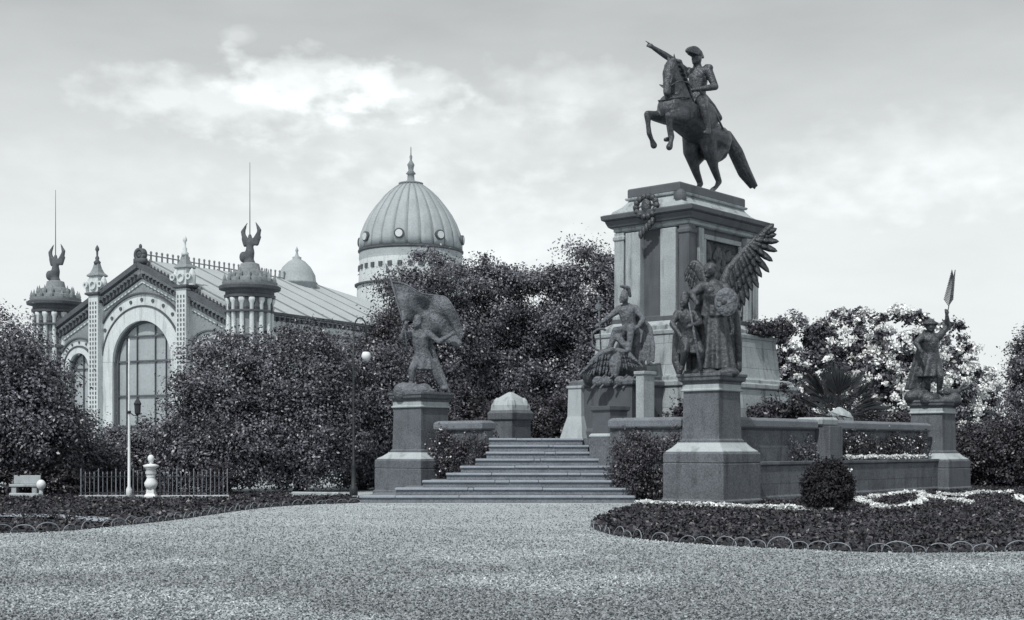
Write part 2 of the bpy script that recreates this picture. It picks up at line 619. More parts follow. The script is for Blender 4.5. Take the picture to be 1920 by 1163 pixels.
rgs = np.random.default_rng(77)
ns = 360000
gd = 9.5 / (1 - rgs.random(ns) * .74)
gx = (rgs.random(ns) * 2 - 1) * gd * .42
gp_ = np.column_stack([gx, gd, np.full(ns, .004) + rgs.random(ns) * .012])
keep = ~(in_poly(gp_, bed_r) | in_poly(gp_, bed_l)) & ~((gp_[:, 1] > 37.2) & (gp_[:, 0] > -4.5))
drift = .75 + .5 * np.clip(np.sin(gx * .8 + np.sin(gd * .55) * 1.7) * np.sin(gd * .9 + gx * .3) + .3 * np.sin(gx * 3.1) * np.sin(gd * 2.3), -1, 1)
keep &= rgs.random(ns) < .45 + .55 * np.clip(drift, 0, 1)
tag(leaves('gravel_stones', gp_[keep], np.tile([0, 0, 1.1], (int(keep.sum()), 1)), .0155, mat('gravel chips', .37, .1, 2, 9, .9, 0, attr='tone', finevar=.1, tint=(.92, 1, 1.05)), None, 78, np.clip(drift[keep], .7, 1.2) * np.where(rgs.random(int(keep.sum())) < .4, .85, 1.12), .8), 'loose gravel chips strewn over the square', 'gravel', kind='stuff')

# wire hoops round both beds
hb = MB()
pts = []
for i in range(11):
    a = PI * i / 10
    pts.append((-.19 * math.cos(a), 0, .02 + .135 * math.sin(a)))
pts = [(-.19, 0, -.06)] + pts + [(.19, 0, -.06)]
hb.tube(pts, .0085, 6)
hoop0 = hb.obj('edging_hoop', M_WIRE, smooth=True)
nh = 0


def hoops(line, step, zs, labels, group, s0=0, s1=1e9):
    global nh
    acc, nxt = 0, s0
    for (p, q) in zip(line, line[1:]):
        p, q = Vector((*p, 0)), Vector((*q, 0))
        ln = (q - p).length
        while acc + ln > nxt and nxt < s1:
            c = p.lerp(q, (nxt - acc) / ln)
            o = hoop0 if nh == 0 else hoop0.copy()
            if nh:
                C.objects.link(o)
            o.location = (c.x, c.y, 0)
            o.rotation_euler = (R(random.uniform(-24, 20)), R(random.uniform(-9, 9)), math.atan2(q.y - p.y, q.x - p.x) + R(random.uniform(-12, 12)))
            k = random.uniform(.82, 1.2)
            o.scale = (k, 1, k * random.uniform(.8, 1.1))
            tag(o, labels, 'wire hoop', group)
            nh += 1
            nxt += step * random.choice((.7, .85, 1, 1, 1.1, 1.2, 1.75))
        acc += ln


hoops(edge_r[16:], .36, 0, 'low bent wire hoop edging the curved right-hand bed', 'wire hoops edging the right-hand bed', 0, 15)
hoops(edge_l[24:], .40, 0, 'low bent wire hoop edging the left-hand bed', 'wire hoops edging the left-hand bed', 0, 17)


def border(name, pts, n, size, wd, hgt, label, m=None, seed=1, z0=.0):
    """a planted strip of small white flowers along a line"""
    rg = np.random.default_rng(seed)
    pts = np.array(pts)
    seg = np.linalg.norm(np.diff(pts, axis=0), axis=1)
    cum = np.concatenate([[0], np.cumsum(seg)])
    s = rg.random(n) * cum[-1]
    x = np.interp(s, cum, pts[:, 0])
    y = np.interp(s, cum, pts[:, 1])
    k = .75 + .5 * np.sin(s * 5.1) * np.sin(s * 2.3)
    P = np.column_stack([x + rg.normal(size=n) * wd * k, y + rg.normal(size=n) * wd * k, z0 + .04 + rg.random(n) * hgt * (.6 + .4 * k)])
    o = leaves(name, P, np.tile([0, -.3, .8], (n, 1)), size, m or M_PETAL, None, seed, None, .8)
    return tag(o, label, 'flowers', kind='stuff')


border('white_flowers', [G(1196, 949.5), G(1250, 952), G(1330, 955), G(1430, 959), G(1515, 962), G(1560, 964)], 2600, .045, .05, .13, 'row of white flowers edging the bed before the nearest pedestal', seed=3)
border('white_flowers', [G(1604, 943), G(1650, 936), G(1700, 929), G(1728, 928), G(1731, 948), G(1690, 957), G(1655, 959), G(1630, 951), G(1604, 943)], 2600, .05, .06, .12, 'white flowers outlining a small angular bed beside the round bush', seed=4)
border('white_flowers', [G(1732, 934), G(1775, 943), G(1825, 949)], 1000, .045, .05, .12, 'thin white flower line slanting right of the angular bed', seed=8)
border('white_flowers', [G(1758, 931), G(1800, 936), G(1835, 928), G(1900, 929)], 1300, .045, .06, .12, 'white flower line under the right-hand pedestal', seed=9)
border('white_flowers', [G(1908, 936), G(1922, 946), G(1960, 960)], 700, .045, .06, .12, 'short white flower line at the far right edge', seed=10)

# ------------------------------------------------------------------ the monument
MR = R(49)
e_v = Vector((math.cos(MR), math.sin(MR), 0))
e_u = Vector((-math.sin(MR), math.cos(MR), 0))
PF = Vector((5.6, 36.6, 0))
PL = PF + e_u * 11.5
PR = PF + e_v * 15.0
CM = PF + e_u * 5.75 + e_v * 7.5
DECK = 1.86

# platform body
plat = empty('monument_terrace', CM, MR)
tag(plat, 'raised granite terrace carrying the whole monument', 'terrace')
mb = MB()
mb.box(.3, 0, DECK / 2, 14.4, 10.9, DECK)
mb.obj('terrace_body', M_GRANITE, plat)

# stairs: straight flight facing the camera, each step narrower than the one below
st = empty('staircase', (0, 37.3, 0))
tag(st, 'wide flight of worn stone steps leading up to the monument', 'staircase')
lefts = [-4.35, -3.38, -2.62, -1.95, -1.55, -1.1, -.8, -.72, -.72]
rights = [3.55, 3.5, 3.4, 3.2, 3.0, 2.75, 2.55, 2.35, 2.2]
RISE = .207
for k in range(9):
    mb = MB()
    y0 = .36 * k
    x0, x1 = lefts[k], rights[k]
    z0, z1 = RISE * k, RISE * (k + 1)
    mb.box((x0 + x1) / 2, y0 + 2.15 + .03, (z0 + z1) / 2 - .03, x1 - x0 - .06, 4.3, z1 - z0 - .06)
    s_ = mb.obj('step', M_STEP, st, bevel=.012)
    s_.data.materials[0] = M_STEP
    nb = MB()
    # the tread slab in two or three lengths, with joints and a worn lip
    cuts = [x0] + sorted(random.uniform(x0 + .8, x1 - .8) for _ in range(3 if k < 4 else 2)) + [x1]
    for (a_, b_) in zip(cuts, cuts[1:]):
        if b_ - a_ > .1:
            nb.box((a_ + b_) / 2, y0 + .23, z1 - .032 + random.uniform(-.004, .004), b_ - a_ - .012, .50, .064)
    nb.obj('tread', M_NOSE_SUN, s_, bevel=.014)


def pedestal(loc, hb_, zb, zs, ztop, hs, label, group='corner pedestals of the terrace'):
    """hb_ half size of base block, zb its top, zs top of the splay, hs half size of shaft"""
    r = empty('statue_pedestal', loc, MR)
    tag(r, label, 'pedestal', group)
    MB().rect([(.05, 0), (.05, .12), (0, .16), (0, zb - .32), (-.015, zb - .31), (-.015, zb - .29), (0, zb - .28), (.0, zb - .05), (-.03, zb)], hb_, hb_).obj('base_block', M_GRANITE, r, bevel=.015)
    d = hb_ - hs
    MB().rect([(d - .05, zb), (d - .05, zb + .03), (d * .55, zb + (zs - zb) * .45), (.1, zs - .02), (.1, zs)], hs, hs).obj('base_moulding', M_GRANITE_L, r, bevel=.01)  # paler granite paints in the sun caught by the sloping splay
    h = ztop - zs
    MB().rect([(.05, zs), (.05, zs + .06), (.0, zs + .1), (-.03, ztop - .28 * h), (-.03, ztop - .26 * h)], hs, hs).obj('shaft', M_GRANITE, r, bevel=.012)
    z1 = ztop - .26 * h
    cp = MB()
    cp.rect([(.0, z1), (.03, z1 + .02), (.03, z1 + .06), (-.01, z1 + .08), (-.01, z1 + .2)], hs, hs)
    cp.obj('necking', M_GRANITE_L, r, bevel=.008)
    cp = MB()
    cp.rect([(-.005, z1 + .2), (-.005, ztop - .24), (.03, ztop - .22)], hs, hs)
    cp.obj('frieze', M_GRANITE, r, bevel=.008)
    cp = MB()
    cp.rect([(.03, ztop - .22), (.08, ztop - .19), (.09, ztop - .1), (.12, ztop - .08), (.12, ztop)], hs, hs)
    cp.obj('cornice', M_GRANITE, r, bevel=.015)
    # narrow light arris strip as on the photographed blocks
    return r


pedestal(PF, .98, 1.45, 1.72, 3.63, .60, 'nearest granite pedestal, between the steps and the planted right-hand bed')
pedestal(PL, 1.1, 1.18, 1.42, 3.42, .68, 'granite pedestal left of the steps, under the flag-bearer group')
pedestal(PR, 1.0, 1.13, 1.37, 3.3, .62, 'granite pedestal at the right end of the terrace wall')


def terrace_wall(a, b, label, ledge=True, coping=.34, zt=2.45):
    """parapet from world point a to b, with a projecting lower course"""
    a, b = Vector(a), Vector(b)
    d = b - a
    ln = d.length
    r = empty('terrace_wall', (a + b) / 2, math.atan2(d.y, d.x))
    tag(r, label, 'wall', 'parapet walls of the terrace')
    MB().box(0, 0, (zt - coping + .9) / 2, ln, .42, zt - coping - .9).obj('wall_face', M_WALL, r, bevel=.01)
    MB().rect([(0, zt - coping), (.09, zt - coping + .05), (.11, zt - coping + .09), (.11, zt - .08), (.06, zt - .03), (.0, zt)], ln / 2 - .12, .22).obj('coping', M_STEP, r, bevel=.015)
    if ledge:
        MB().rect([(.04, 0), (.04, .14), (0, .18), (0, 1.04), (.05, 1.08), (.05, 1.17)], ln / 2 - .06, .60).obj('lower_wall', M_WALL, r, bevel=.015)
    return r


n_out_r = -e_u
terrace_wall(PF + e_v * .9, PF + e_v * 5.6, 'long granite parapet running right from the nearest pedestal')
terrace_wall(PF + e_v * 6.7, PF + e_v * 14.1, 'granite parapet between the low pier and the right-hand pedestal')
terrace_wall(PF + e_u * .8, PF + e_u * 3.4, 'short ivy-grown parapet between the steps and the nearest pedestal', ledge=False)
terrace_wall(PL - e_u * .9, PL - e_u * 3.1, 'short ivy-grown parapet right of the flag-bearer pedestal', ledge=False)
# wall pier
p_ = empty('wall_pier', PF + e_v * 6.15, MR)
tag(p_, 'low granite pier between the two right-hand parapets', 'pier')
MB().rect([(.05, 0), (.05, .15), (0, .2), (0, 2.25)], .42, .66).obj('pier_shaft', M_GRANITE, p_, bevel=.015)
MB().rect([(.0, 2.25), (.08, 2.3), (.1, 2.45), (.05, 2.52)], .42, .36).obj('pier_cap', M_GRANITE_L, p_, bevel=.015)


def cap_block(loc, wd, z0, z1, zt, label, rz=MR):
    r = empty('capped_block', loc, rz)
    tag(r, label, 'stone block')
    MB().rect([(0, z0), (0, z1 - .35), (.06, z1 - .3), (.08, z1 - .08), (.02, z1)], wd / 2, wd / 2).obj('block_body', M_GRANITE, r, bevel=.015)
    m_ = MB()
    h = zt - z1
    # low gabled lid with four corner ears
    m_.rect([(.0, z1), (-.02, z1 + h * .3), (-wd * .2, z1 + h * .7), (-wd * .44, zt)], wd / 2, wd / 2)
    for sx in (-1, 1):
        for sy in (-1, 1):
            m_.lathe([(.16, z1), (.18, z1 + h * .3), (.12, z1 + h * .55), (.03, z1 + h * .7)], 8, sx * (wd / 2 - .17), sy * (wd / 2 - .17))
    m_.obj('gabled_lid', M_GRANITE_L, r, bevel=.015)
    return r


cap_block(W(958, 838, 45.5) * Vector((1, 1, 0)) if False else Vector((-.05, 45.5, 0)), 1.0, DECK - .5, 2.85, 3.5, 'squat stone block with gabled lid at the top of the steps')
cap_block(Vector((12.35, 49.3, 0)), .8, DECK - .5, 2.55, 3.1, 'stone block with gabled lid behind the right-hand parapet')

# flank pier beside the stairs, under the seated warrior
p_ = empty('stair_pier', (2.95, 39.35, 0), R(40))
tag(p_, 'small square stone pier beside the top right of the steps', 'pier')
MB().rect([(0, .3), (0, 1.9)], .44, .44).obj('pier_foot', M_GRANITE, p_, bevel=.015)
MB().rect([(.03, 1.9), (.03, 1.94), (-.02, 2.0)], .42, .42).obj('pier_moulding', M_GRANITE_L, p_, bevel=.01)
MB().rect([(-.03, 2.0), (-.03, 2.65), (.03, 2.7), (.04, 2.82)], .4, .4).obj('pier_head', M_PLINTH_D, p_, bevel=.012)

# main plinth
pl = empty('monument_plinth', CM, MR)
tag(pl, 'tall stone plinth with pilasters and deep cornice under the horseman', 'plinth')


def HH(a, b):
    return b / 2, a / 2          # a is the width along e_u, b the length along e_v


hx, hy = HH(5.15, 6.6)
MB().rect([(.25, DECK), (.25, 2.15), (.08, 2.25), (-.02, 3.55)], hx - .05, hy - .05).obj('lower_stage', M_ASHLAR, pl, bevel=.02)
MB().rect([(-.05, 3.55), (.05, 3.6), (.05, 3.74), (-.12, 3.78), (-.12, 3.9), (-.3, 3.95)], hx - .05, hy - .05).obj('stage_moulding', M_PLINTH, pl, bevel=.015)
MB().rect([(.32, 3.95), (.3, 4.0), (.18, 5.35)], HH(3.6, 5.0)[0], HH(3.6, 5.0)[1]).obj('middle_stage', M_ASHLAR, pl, bevel=.02)
MB().rect([(.22, 5.35), (.24, 5.48), (.1, 5.52), (.1, 5.66), (-.02, 5.72), (-.2, 5.85)], HH(3.6, 5.0)[0], HH(3.6, 5.0)[1]).obj('middle_moulding', M_PLINTH, pl, bevel=.015)
hx, hy = HH(3.0, 4.4)
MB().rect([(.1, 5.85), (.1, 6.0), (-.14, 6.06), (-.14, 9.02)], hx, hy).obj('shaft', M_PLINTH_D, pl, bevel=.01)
# pilasters
for (sx, sy) in ((-1, -1), (1, -1), (-1, 1), (1, 1)):
    q = MB()
    q.rect([(.05, 5.85), (.05, 6.1), (0, 6.15), (0, 8.7), (.04, 8.75), (.04, 8.85), (0, 8.9), (0, 9.0)], .2, .2, sx * (hx - .16), sy * (hy - .16))
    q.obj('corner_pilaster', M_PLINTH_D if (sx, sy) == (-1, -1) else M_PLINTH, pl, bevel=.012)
for sy in (-1, 1):
    q = MB()
    q.box(-hx + .06, sy * .72, 7.45, .3, .62, 3.0)
    q.obj('pilaster', M_PLINTH, pl, bevel=.02)
for sx in (-1, 1):
    q = MB()
    q.box(sx * (hx - .66), -hy + .06, 7.45, .30, .3, 3.0)
    q.obj('pilaster', M_PLINTH, pl, bevel=.02)
# bronze relief panels on the long sides and inscription tablet at the front
for sy in (-1, 1):
    fr = MB()
    yy = sy * (hy - .09)
    for (cx, cz, sx_, sz_) in ((0, 8.72, 2.4, .16), (0, 6.25, 2.4, .16), (-1.15, 7.48, .16, 2.3), (1.15, 7.48, .16, 2.3)):
        fr.box(cx, yy, cz, sx_, .12, sz_)
    f_ = fr.obj('relief_frame', M_PLINTH, pl, bevel=.015)
    rl = MB()
    rr = random.Random(5 + sy)
    rl.box(0, sy * (hy - .13), 7.48, 2.14, .06, 2.3)
    for k in range(46):
        x, z = rr.uniform(-.95, .95), rr.uniform(6.5, 8.4)
        rl.ell((x, sy * (hy - .09), z), (rr.uniform(.08, .22), .07, rr.uniform(.12, .34)), Matrix.Rotation(rr.uniform(-1, 1), 3, 'Y'), 8)
    rl.obj('bronze_relief', M_BRONZE, f_, smooth=True)
q = MB()
q.rect([(.0, 9.0), (.08, 9.04), (.08, 9.12), (.16, 9.16)], hx - .02, hy - .02).obj('architrave', M_PLINTH, pl, bevel=.01)
q = MB()
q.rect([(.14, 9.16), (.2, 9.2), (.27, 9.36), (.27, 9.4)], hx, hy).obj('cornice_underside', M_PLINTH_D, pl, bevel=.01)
q = MB()
q.rect([(.3, 9.4), (.37, 9.44), (.39, 9.58), (.3, 9.62)], hx, hy).obj('cornice', M_PLINTH_D, pl, bevel=.012)
hx2, hy2 = HH(2.07, 4.08)
q = MB()
q.rect([(.46, 9.62), (.42, 9.7), (.2, 9.85), (.06, 10.02), (.02, 10.08)], hx2, hy2).obj('attic', M_PLINTH, pl, bevel=.012)
q = MB()
q.rect([(.02, 10.08), (.1, 10.1), (.12, 10.17), (.05, 10.19)], hx2, hy2).obj('attic_moulding', M_PLINTH, pl, bevel=.01)
q = MB()
q.rect([(.04, 10.19), (.05, 10.22), (.05, 10.46), (.02, 10.5)], hx2, hy2).obj('top_slab', M_PLINTH_D, pl, bevel=.015)
# wreath and swag of bronze on the front edge of the cornice
q = MB()
for k in range(14):
    a = 2 * PI * k / 14
    q.ell((-hx - .32, .42 * math.cos(a), 9.72 + .34 * math.sin(a)), (.09, .12, .12), None, 8)
for k in range(5):
    q.ell((-hx - .30, -.25 + .12 * k, 9.2 - .1 * k), (.08, .09, .16), None, 8)
q.ell((-hx - .3, 0, 9.72), (.12, .2, .3), None, 10)
q.obj('bronze_wreath', M_BRONZE, pl, smooth=True)
q = MB()
q.box(-hx2 - .02, -hy2 - .02, 9.92, .3, .3, .5, 0)
q.ell((-hx2 - .1, -hy2 - .1, 9.95), (.2, .2, .28))
q.obj('corner_ornament', M_PLINTH_D, pl, smooth=False)

# projecting warrior block with two end piers at the stair side
wb = empty('warrior_block', CM + e_v * -4.15, MR)
tag(wb, 'projecting stone block with pale end piers under the seated warrior', 'plinth')
MB().rect([(.08, DECK), (.08, 2.1), (0, 2.2), (0, 3.55)], .85, 1.2).obj('block_core', M_PLINTH_D, wb, bevel=.015)
MB().rect([(.04, 3.55), (.09, 3.6), (.09, 3.72), (0, 3.78)], .85, 1.2).obj('block_top', M_GRANITE, wb, bevel=.015)
MB().rect([(.05, DECK), (.05, 2.1), (0, 2.2), (0, 3.85), (.05, 3.88), (.05, 3.98)], .3, .15, -.72, -1.62).obj('end_pier', M_PLINTH, wb, bevel=.015)
MB().rect([(.2, DECK), (.12, 2.2), (0.02, 2.6), (0, 3.5), (.04, 3.52), (.04, 3.6)], .3, .27, -.7, 1.0).obj('end_pier', M_GRANITE_L, wb, bevel=.015)


# ------------------------------------------------------------------ figures
def body(mb, j, s, bulk=1.28):
    """one continuous clothed human figure from a dict of joint positions; s = height / 1.75"""
    V = {k: Vector(v) for k, v in j.items() if not isinstance(v, str)}
    pel, chest, neck, head = V['pelvis'], V['chest'], V['neck'], V['head']
    w_ = bulk * s
    waist = pel.lerp(chest, .45)
    mb.chain([(pel, .15 * w_), (waist, .135 * w_), (chest, .155 * w_)])
    mb.cap(V['hipL'], .105 * w_, V['hipR'], .105 * w_)
    sh = V['shL'] - V['shR']
    ax = sh.normalized()
    fr = ax.cross(Vector((0, 0, 1)))
    look = Vector(j.get('look', (0, -1, 0))).normalized()
    if fr.dot(look) < 0:
        fr = -fr
    mb.cap(V['shL'] - sh * .1, .082 * w_, V['shR'] + sh * .1, .082 * w_)
    mb.cap(chest, .155 * w_, (V['shL'] + V['shR']) / 2, .11 * w_)
    for sg in (-1, 1):
        mb.ell(chest + ax * sg * .075 * s + fr * .10 * s + Vector((0, 0, .07 * s)), (.07 * w_,) * 3)
    mb.cap((V['shL'] + V['shR']) / 2, .085 * w_, neck, .065 * s)
    mb.cap(neck, .065 * s, head, .065 * s)
    mb.ell(head, (.1 * s, .112 * s, .135 * s))
    mb.cap(head + look * .06 * s + Vector((0, 0, -.03 * s)), .045 * s, head + look * .09 * s + Vector((0, 0, -.095 * s)), .036 * s)
    mb.cap(head + look * .1 * s + Vector((0, 0, .015 * s)), .014 * s, head + look * .135 * s + Vector((0, 0, -.025 * s)), .02 * s)
    sdv = look.cross(Vector((0, 0, 1))).normalized()
    for sg in (-1, 1):
        mb.cap(head + sdv * sg * .1 * s, .022 * s, head + sdv * sg * .105 * s + Vector((0, 0, -.04 * s)), .016 * s)
        mb.cap(head + look * .1 * s + sdv * sg * .02 * s + Vector((0, 0, .035 * s)), .016 * s, head + look * .085 * s + sdv * sg * .06 * s + Vector((0, 0, .035 * s)), .016 * s)
    for k in 'LR':
        mb.chain([(V['sh' + k], .075 * w_), (V['sh' + k].lerp(V['el' + k], .45), .066 * w_), (V['el' + k], .052 * w_), (V['el' + k].lerp(V['ha' + k], .35), .052 * w_), (V['ha' + k], .036 * w_)])
        d = (V['ha' + k] - V['el' + k]).normalized()
        up = Vector((0, 0, 1)) if abs(d.z) < .8 else Vector((1, 0, 0))
        sd_ = d.cross(up).normalized()
        u2 = sd_.cross(d).normalized()
        h = V['ha' + k]
        mb.cap(h, .038 * s, h + d * .08 * s, .046 * s)
        ln = (.075, .085, .08, .06)
        pose = j.get('hand' + k, 'curl')
        for q in range(4):
            b0 = h + d * .09 * s + u2 * (q - 1.5) * .024 * s
            if pose == 'point' and q == 3:
                mb.chain([(b0, .017 * s), (b0 + d * .13 * s, .014 * s)], 8)
            else:
                m1 = b0 + d * ln[q] * .55 * s + sd_ * .012 * s
                mb.chain([(b0, .016 * s), (m1, .014 * s), (m1 + (d * .3 + sd_ * .8).normalized() * ln[q] * .5 * s, .012 * s)], 8)
        mb.chain([(h + d * .03 * s + u2 * .03 * s, .02 * s), (h + d * .07 * s + u2 * .065 * s + sd_ * .02 * s, .015 * s)], 8)
        mb.chain([(V['hip' + k], .11 * w_), (V['hip' + k].lerp(V['kn' + k], .5), .088 * w_), (V['kn' + k], .066 * w_), (V['kn' + k].lerp(V['an' + k], .35), .066 * w_), (V['an' + k], .045 * w_)])
        mb.cap(V['an' + k] + Vector((0, 0, -.03 * s)), .048 * w_, V['to' + k], .035 * w_)
    return mb


def drape(mb, top, r0, bot, r1, folds=9, amp=.13, seed=0, ry=.8, nz=9, seg=54):
    """a cloth skirt or cloak hanging in folds between two rings"""
    rg = random.Random(seed)
    ph = rg.uniform(0, 6)
    top, bot = Vector(top), Vector(bot)
    vs, fs = [], []
    for i in range(nz + 1):
        t = i / nz
        c = top.lerp(bot, t)
        r = r0 + (r1 - r0) * (t ** .8)
        for k in range(seg):
            a = 2 * PI * k / seg
            f = 1 + amp * t * math.sin(folds * a + ph + 1.3 * t) + amp * .5 * t * math.sin(folds * .5 * a + 2 * ph)
            vs.append((c.x + r * f * math.cos(a), c.y + r * ry * f * math.sin(a), c.z))
    for i in range(nz):
        for k in range(seg):
            k2 = (k + 1) % seg
            fs.append((i * seg + k2, i * seg + k, (i + 1) * seg + k, (i + 1) * seg + k2))
    fs.append(tuple(range(seg)))
    fs.append(tuple(nz * seg + k for k in range(seg - 1, -1, -1)))
    mb.add(vs, fs)
    return mb


def wing(mb, edge, d0, d1, l0, l1, n=16, wd=.13, th=.05, arm=.13):
    """a wing in a plane facing the viewer's side: blades hang from the leading edge (a list of points)"""
    E = [Vector(p) for p in edge]
    mb.chain([(p, arm * (1 - .55 * i / (len(E) - 1))) for i, p in enumerate(E)])
    d0, d1 = Vector(d0).normalized(), Vector(d1).normalized()
    for row, kk in ((0, 1.0), (1, .62), (2, .36)):
        for i in range(n):
            t = i / (n - 1)
            x = t * (len(E) - 1)
            a = min(int(x), len(E) - 2)
            b = E[a].lerp(E[a + 1], x - a)
            d = d0.lerp(d1, t ** 2.2).normalized()
            ln = (l0 + (l1 - l0) * t) * kk * (1 + .06 * math.sin(i * 2.7))
            sd_ = d.cross(Vector((0, 1, 0))).normalized()
            y = Vector((0, -.03 * row - .012 * (i % 2), 0))
            w0 = wd * (1 - .25 * t)
            prof = [(0, .75), (.3, 1.0), (.7, .95), (.9, .6), (1.0, .1)]
            vs = []
            for (u, k) in prof:
                c = b + y + d * ln * u
                vs += [c - sd_ * w0 * k, c - Vector((0, th * .5, 0)), c + sd_ * w0 * k, c + Vector((0, th * .5, 0))]
            fs = [(3, 2, 1, 0), (16, 17, 18, 19)]
            for q in range(4):
                for k in range(4):
                    k2 = (k + 1) % 4
                    fs.append((4 * q + k, 4 * q + k2, 4 * q + 4 + k2, 4 * q + 4 + k))
            mb.add(vs, fs)
    return mb


# ------------------------------------------------------------------ the horseman
HR = MR + PI
eq = empty('equestrian_statue', CM + Vector((0, 0, 10.5)), HR)
tag(eq, 'dark bronze statue of a pointing rider on a rearing horse, atop the plinth', 'statue')
h = MB()
h.ell((-1.62, 0, 2.12), (.82, .60, .68), Matrix.Rotation(R(-35), 3, 'Y'))
h.chain([((-1.5, 0, 2.25), .58), ((-.5, 0, 2.5), .60), ((.45, 0, 2.76), .60), ((.9, 0, 2.9), .50)])
h.ell((1.1, 0, 2.8), (.42, .46, .52))
h.chain([((.55, 0, 3.05), .50), ((.78, 0, 3.55), .40), ((.98, .02, 3.9), .31), ((1.06, .05, 4.18), .25)])
h.chain([((.3, 0, 3.2), .2), ((.5, 0, 3.75), .17), ((.76, .02, 4.2), .14), ((1.0, .04, 4.45), .11)])
h.chain([((1.10, .06, 4.28), .22), ((1.34, .10, 3.95), .21), ((1.48, .15, 3.48), .14), ((1.52, .17, 3.24), .14)])
h.ell((1.24, .08, 3.92), (.22, .17, .28))
h.cap((1.38, .14, 3.3), .07, (1.26, .12, 3.6), .08)
for sy in (-1, 1):
    h.cap((1.06, .06 + sy * .11, 4.42), .07, (1.12, .06 + sy * .13, 4.66), .025)
# forelegs
h.chain([((.85, -.3, 2.62), .30), ((1.45, -.34, 2.52), .19), ((1.93, -.35, 2.5), .135), ((1.9, -.35, 2.15), .085), ((1.84, -.35, 1.86), .095), ((1.68, -.35, 1.66), .075)])
h.cap((1.68, -.35, 1.66), .08, (1.56, -.35, 1.5), .125)
h.chain([((.85, .34, 2.55), .30), ((1.3, .36, 2.42), .2), ((1.7, .36, 2.38), .135), ((1.6, .36, 2.0), .085), ((1.5, .36, 1.70), .095), ((1.56, .36, 1.5), .075)])
h.cap((1.56, .36, 1.5), .08, (1.66, .36, 1.32), .125)
# hind legs
for (sy, dx) in ((1, -.06), (-1, .04)):
    y = .36 * sy
    h.chain([((-1.45, y, 2.1), .50), ((-.75, y * .8, 2.22), .38), ((-.80 + dx, y, 1.70), .29), ((-1.12 + dx, y, 1.04), .155), ((-1.44 + dx, y, .62), .11), ((-1.24 + dx, y, .4), .08), ((-1.0 + dx, y, .26), .095), ((-.88 + dx, y, .14), .08)])
    h.chain([((-1.5, y, 1.95), .38), ((-1.1 + dx, y, 1.42), .24)])
    h.cap((-1.48 + dx, y, .7), .06, (-1.34 + dx, y, .48), .05)
    h.cap((-.86 + dx, y, .12), .09, (-.8 + dx, y, .03), .13)
horse = h.obj('horse', M_BRONZE, eq, remesh=.028)
horse.modifiers['smooth'].iterations = 9
t_ = MB()
rg = random.Random(3)
for k in range(15):
    a = 2 * PI * k / 15
    oy, oz = .17 * math.cos(a) * rg.uniform(.5, 1), .2 * math.sin(a) * rg.uniform(.4, 1)
    e = rg.uniform(-.14, .14)
    t_.chain([((-2.1, oy * .4, 2.52 + oz * .4), .11), ((-2.55, oy * .8 + .08, 2.42 + oz * .8), .12), ((-2.95, oy * 1.3 + .18, 1.92 + oz), .12), ((-3.35, oy * 1.3 + .25, 1.35 + oz), .10), ((-3.85 + e, oy + .32, .92 + oz * .7 + e), .05)], 8)
t_.obj('tail', M_BRONZE, horse, remesh=.03)
m_ = MB()
for k in range(9):
    t = k / 8
    p = Vector((.36 + .68 * t, .05, 3.42 + 1.08 * t))
    m_.chain([(p, .07), (p + Vector((-.2, .2, -.06)), .08), (p + Vector((-.28, .3, -.34)), .04)], 8)
    m_.chain([(p, .07), (p + Vector((-.2, -.18, -.06)), .08), (p + Vector((-.28, -.28, -.34)), .04)], 8)
m_.obj('mane', M_BRONZE, horse, remesh=.03)
br = MB()
for (p, q) in (((1.52, .02, 3.56), (1.52, .3, 3.56)), ((1.22, -.12, 4.3), (1.5, .02, 3.5)), ((1.22, .26, 4.3), (1.5, .29, 3.5))):
    br.cap(p, .025, q, .025, 6)
br.tube([(1.5, .28, 3.45), (1.1, .42, 3.7), (.6, .42, 3.72), (.12, .28, 3.66)], .022, 6)
br.tube([(1.5, .0, 3.45), (1.1, -.42, 3.7), (.6, -.42, 3.72), (.12, .2, 3.66)], .022, 6)
br.tube([(.55, .50, 3.2), (1.0, .47, 3.14), (1.42, .25, 3.05), (1.5, 0, 3.02), (1.42, -.25, 3.05), (1.0, -.47, 3.14), (.55, -.5, 3.2)], .03, 6)
br.obj('bridle', M_BRONZE, horse, smooth=True)
s_ = MB()
s_.chain([((-.95, 0, 3.02), .12), ((-.55, 0, 3.14), .16), ((-.05, 0, 3.3), .12)])
for sy in (-1, 1):
    s_.ell((-.55, sy * .53, 2.75), (.62, .16, .5), Matrix.Rotation(R(-18), 3, 'Y'))
s_.obj('saddle_cloth', M_BRONZE, eq, remesh=.03)
rd = {'pelvis': (-.62, 0, 3.48), 'chest': (-.68, 0, 4.12), 'neck': (-.64, 0, 4.62), 'head': (-.56, .02, 4.88), 'look': (1, -.15, 0),
      'hipL': (-.6, .2, 3.42), 'hipR': (-.6, -.2, 3.42), 'shL': (-.72, .40, 4.42), 'shR': (-.6, -.38, 4.45),
      'elL': (-.78, .66, 3.82), 'haL': (-.12, .30, 3.66), 'elR': (.12, -.62, 4.86), 'haR': (.74, -.92, 5.16), 'handR': 'point',
      'knL': (.08, .72, 2.92), 'knR': (.08, -.72, 2.92), 'anL': (-.12, .78, 2.14), 'anR': (-.12, -.78, 2.14), 'toL': (.16, .82, 2.02), 'toR': (.16, -.82, 2.02)}
rb = MB()
body(rb, rd, 1.72, 1.3)
rb.chain([((-.62, 0, 3.3), .34), ((-.66, 0, 3.8), .28), ((-.66, 0, 4.2), .33)])
rb.cap((-.72, .46, 4.52), .13, (-.72, .34, 4.56), .12)
rb.cap((-.6, -.46, 4.54), .13, (-.6, -.34, 4.56), .12)
rb.cap((-.66, 0, 4.52), .17, (-.62, 0, 4.72), .145)
rb.cap((-.6, .2, 3.45), .2, (-.2, .5, 3.2), .17)
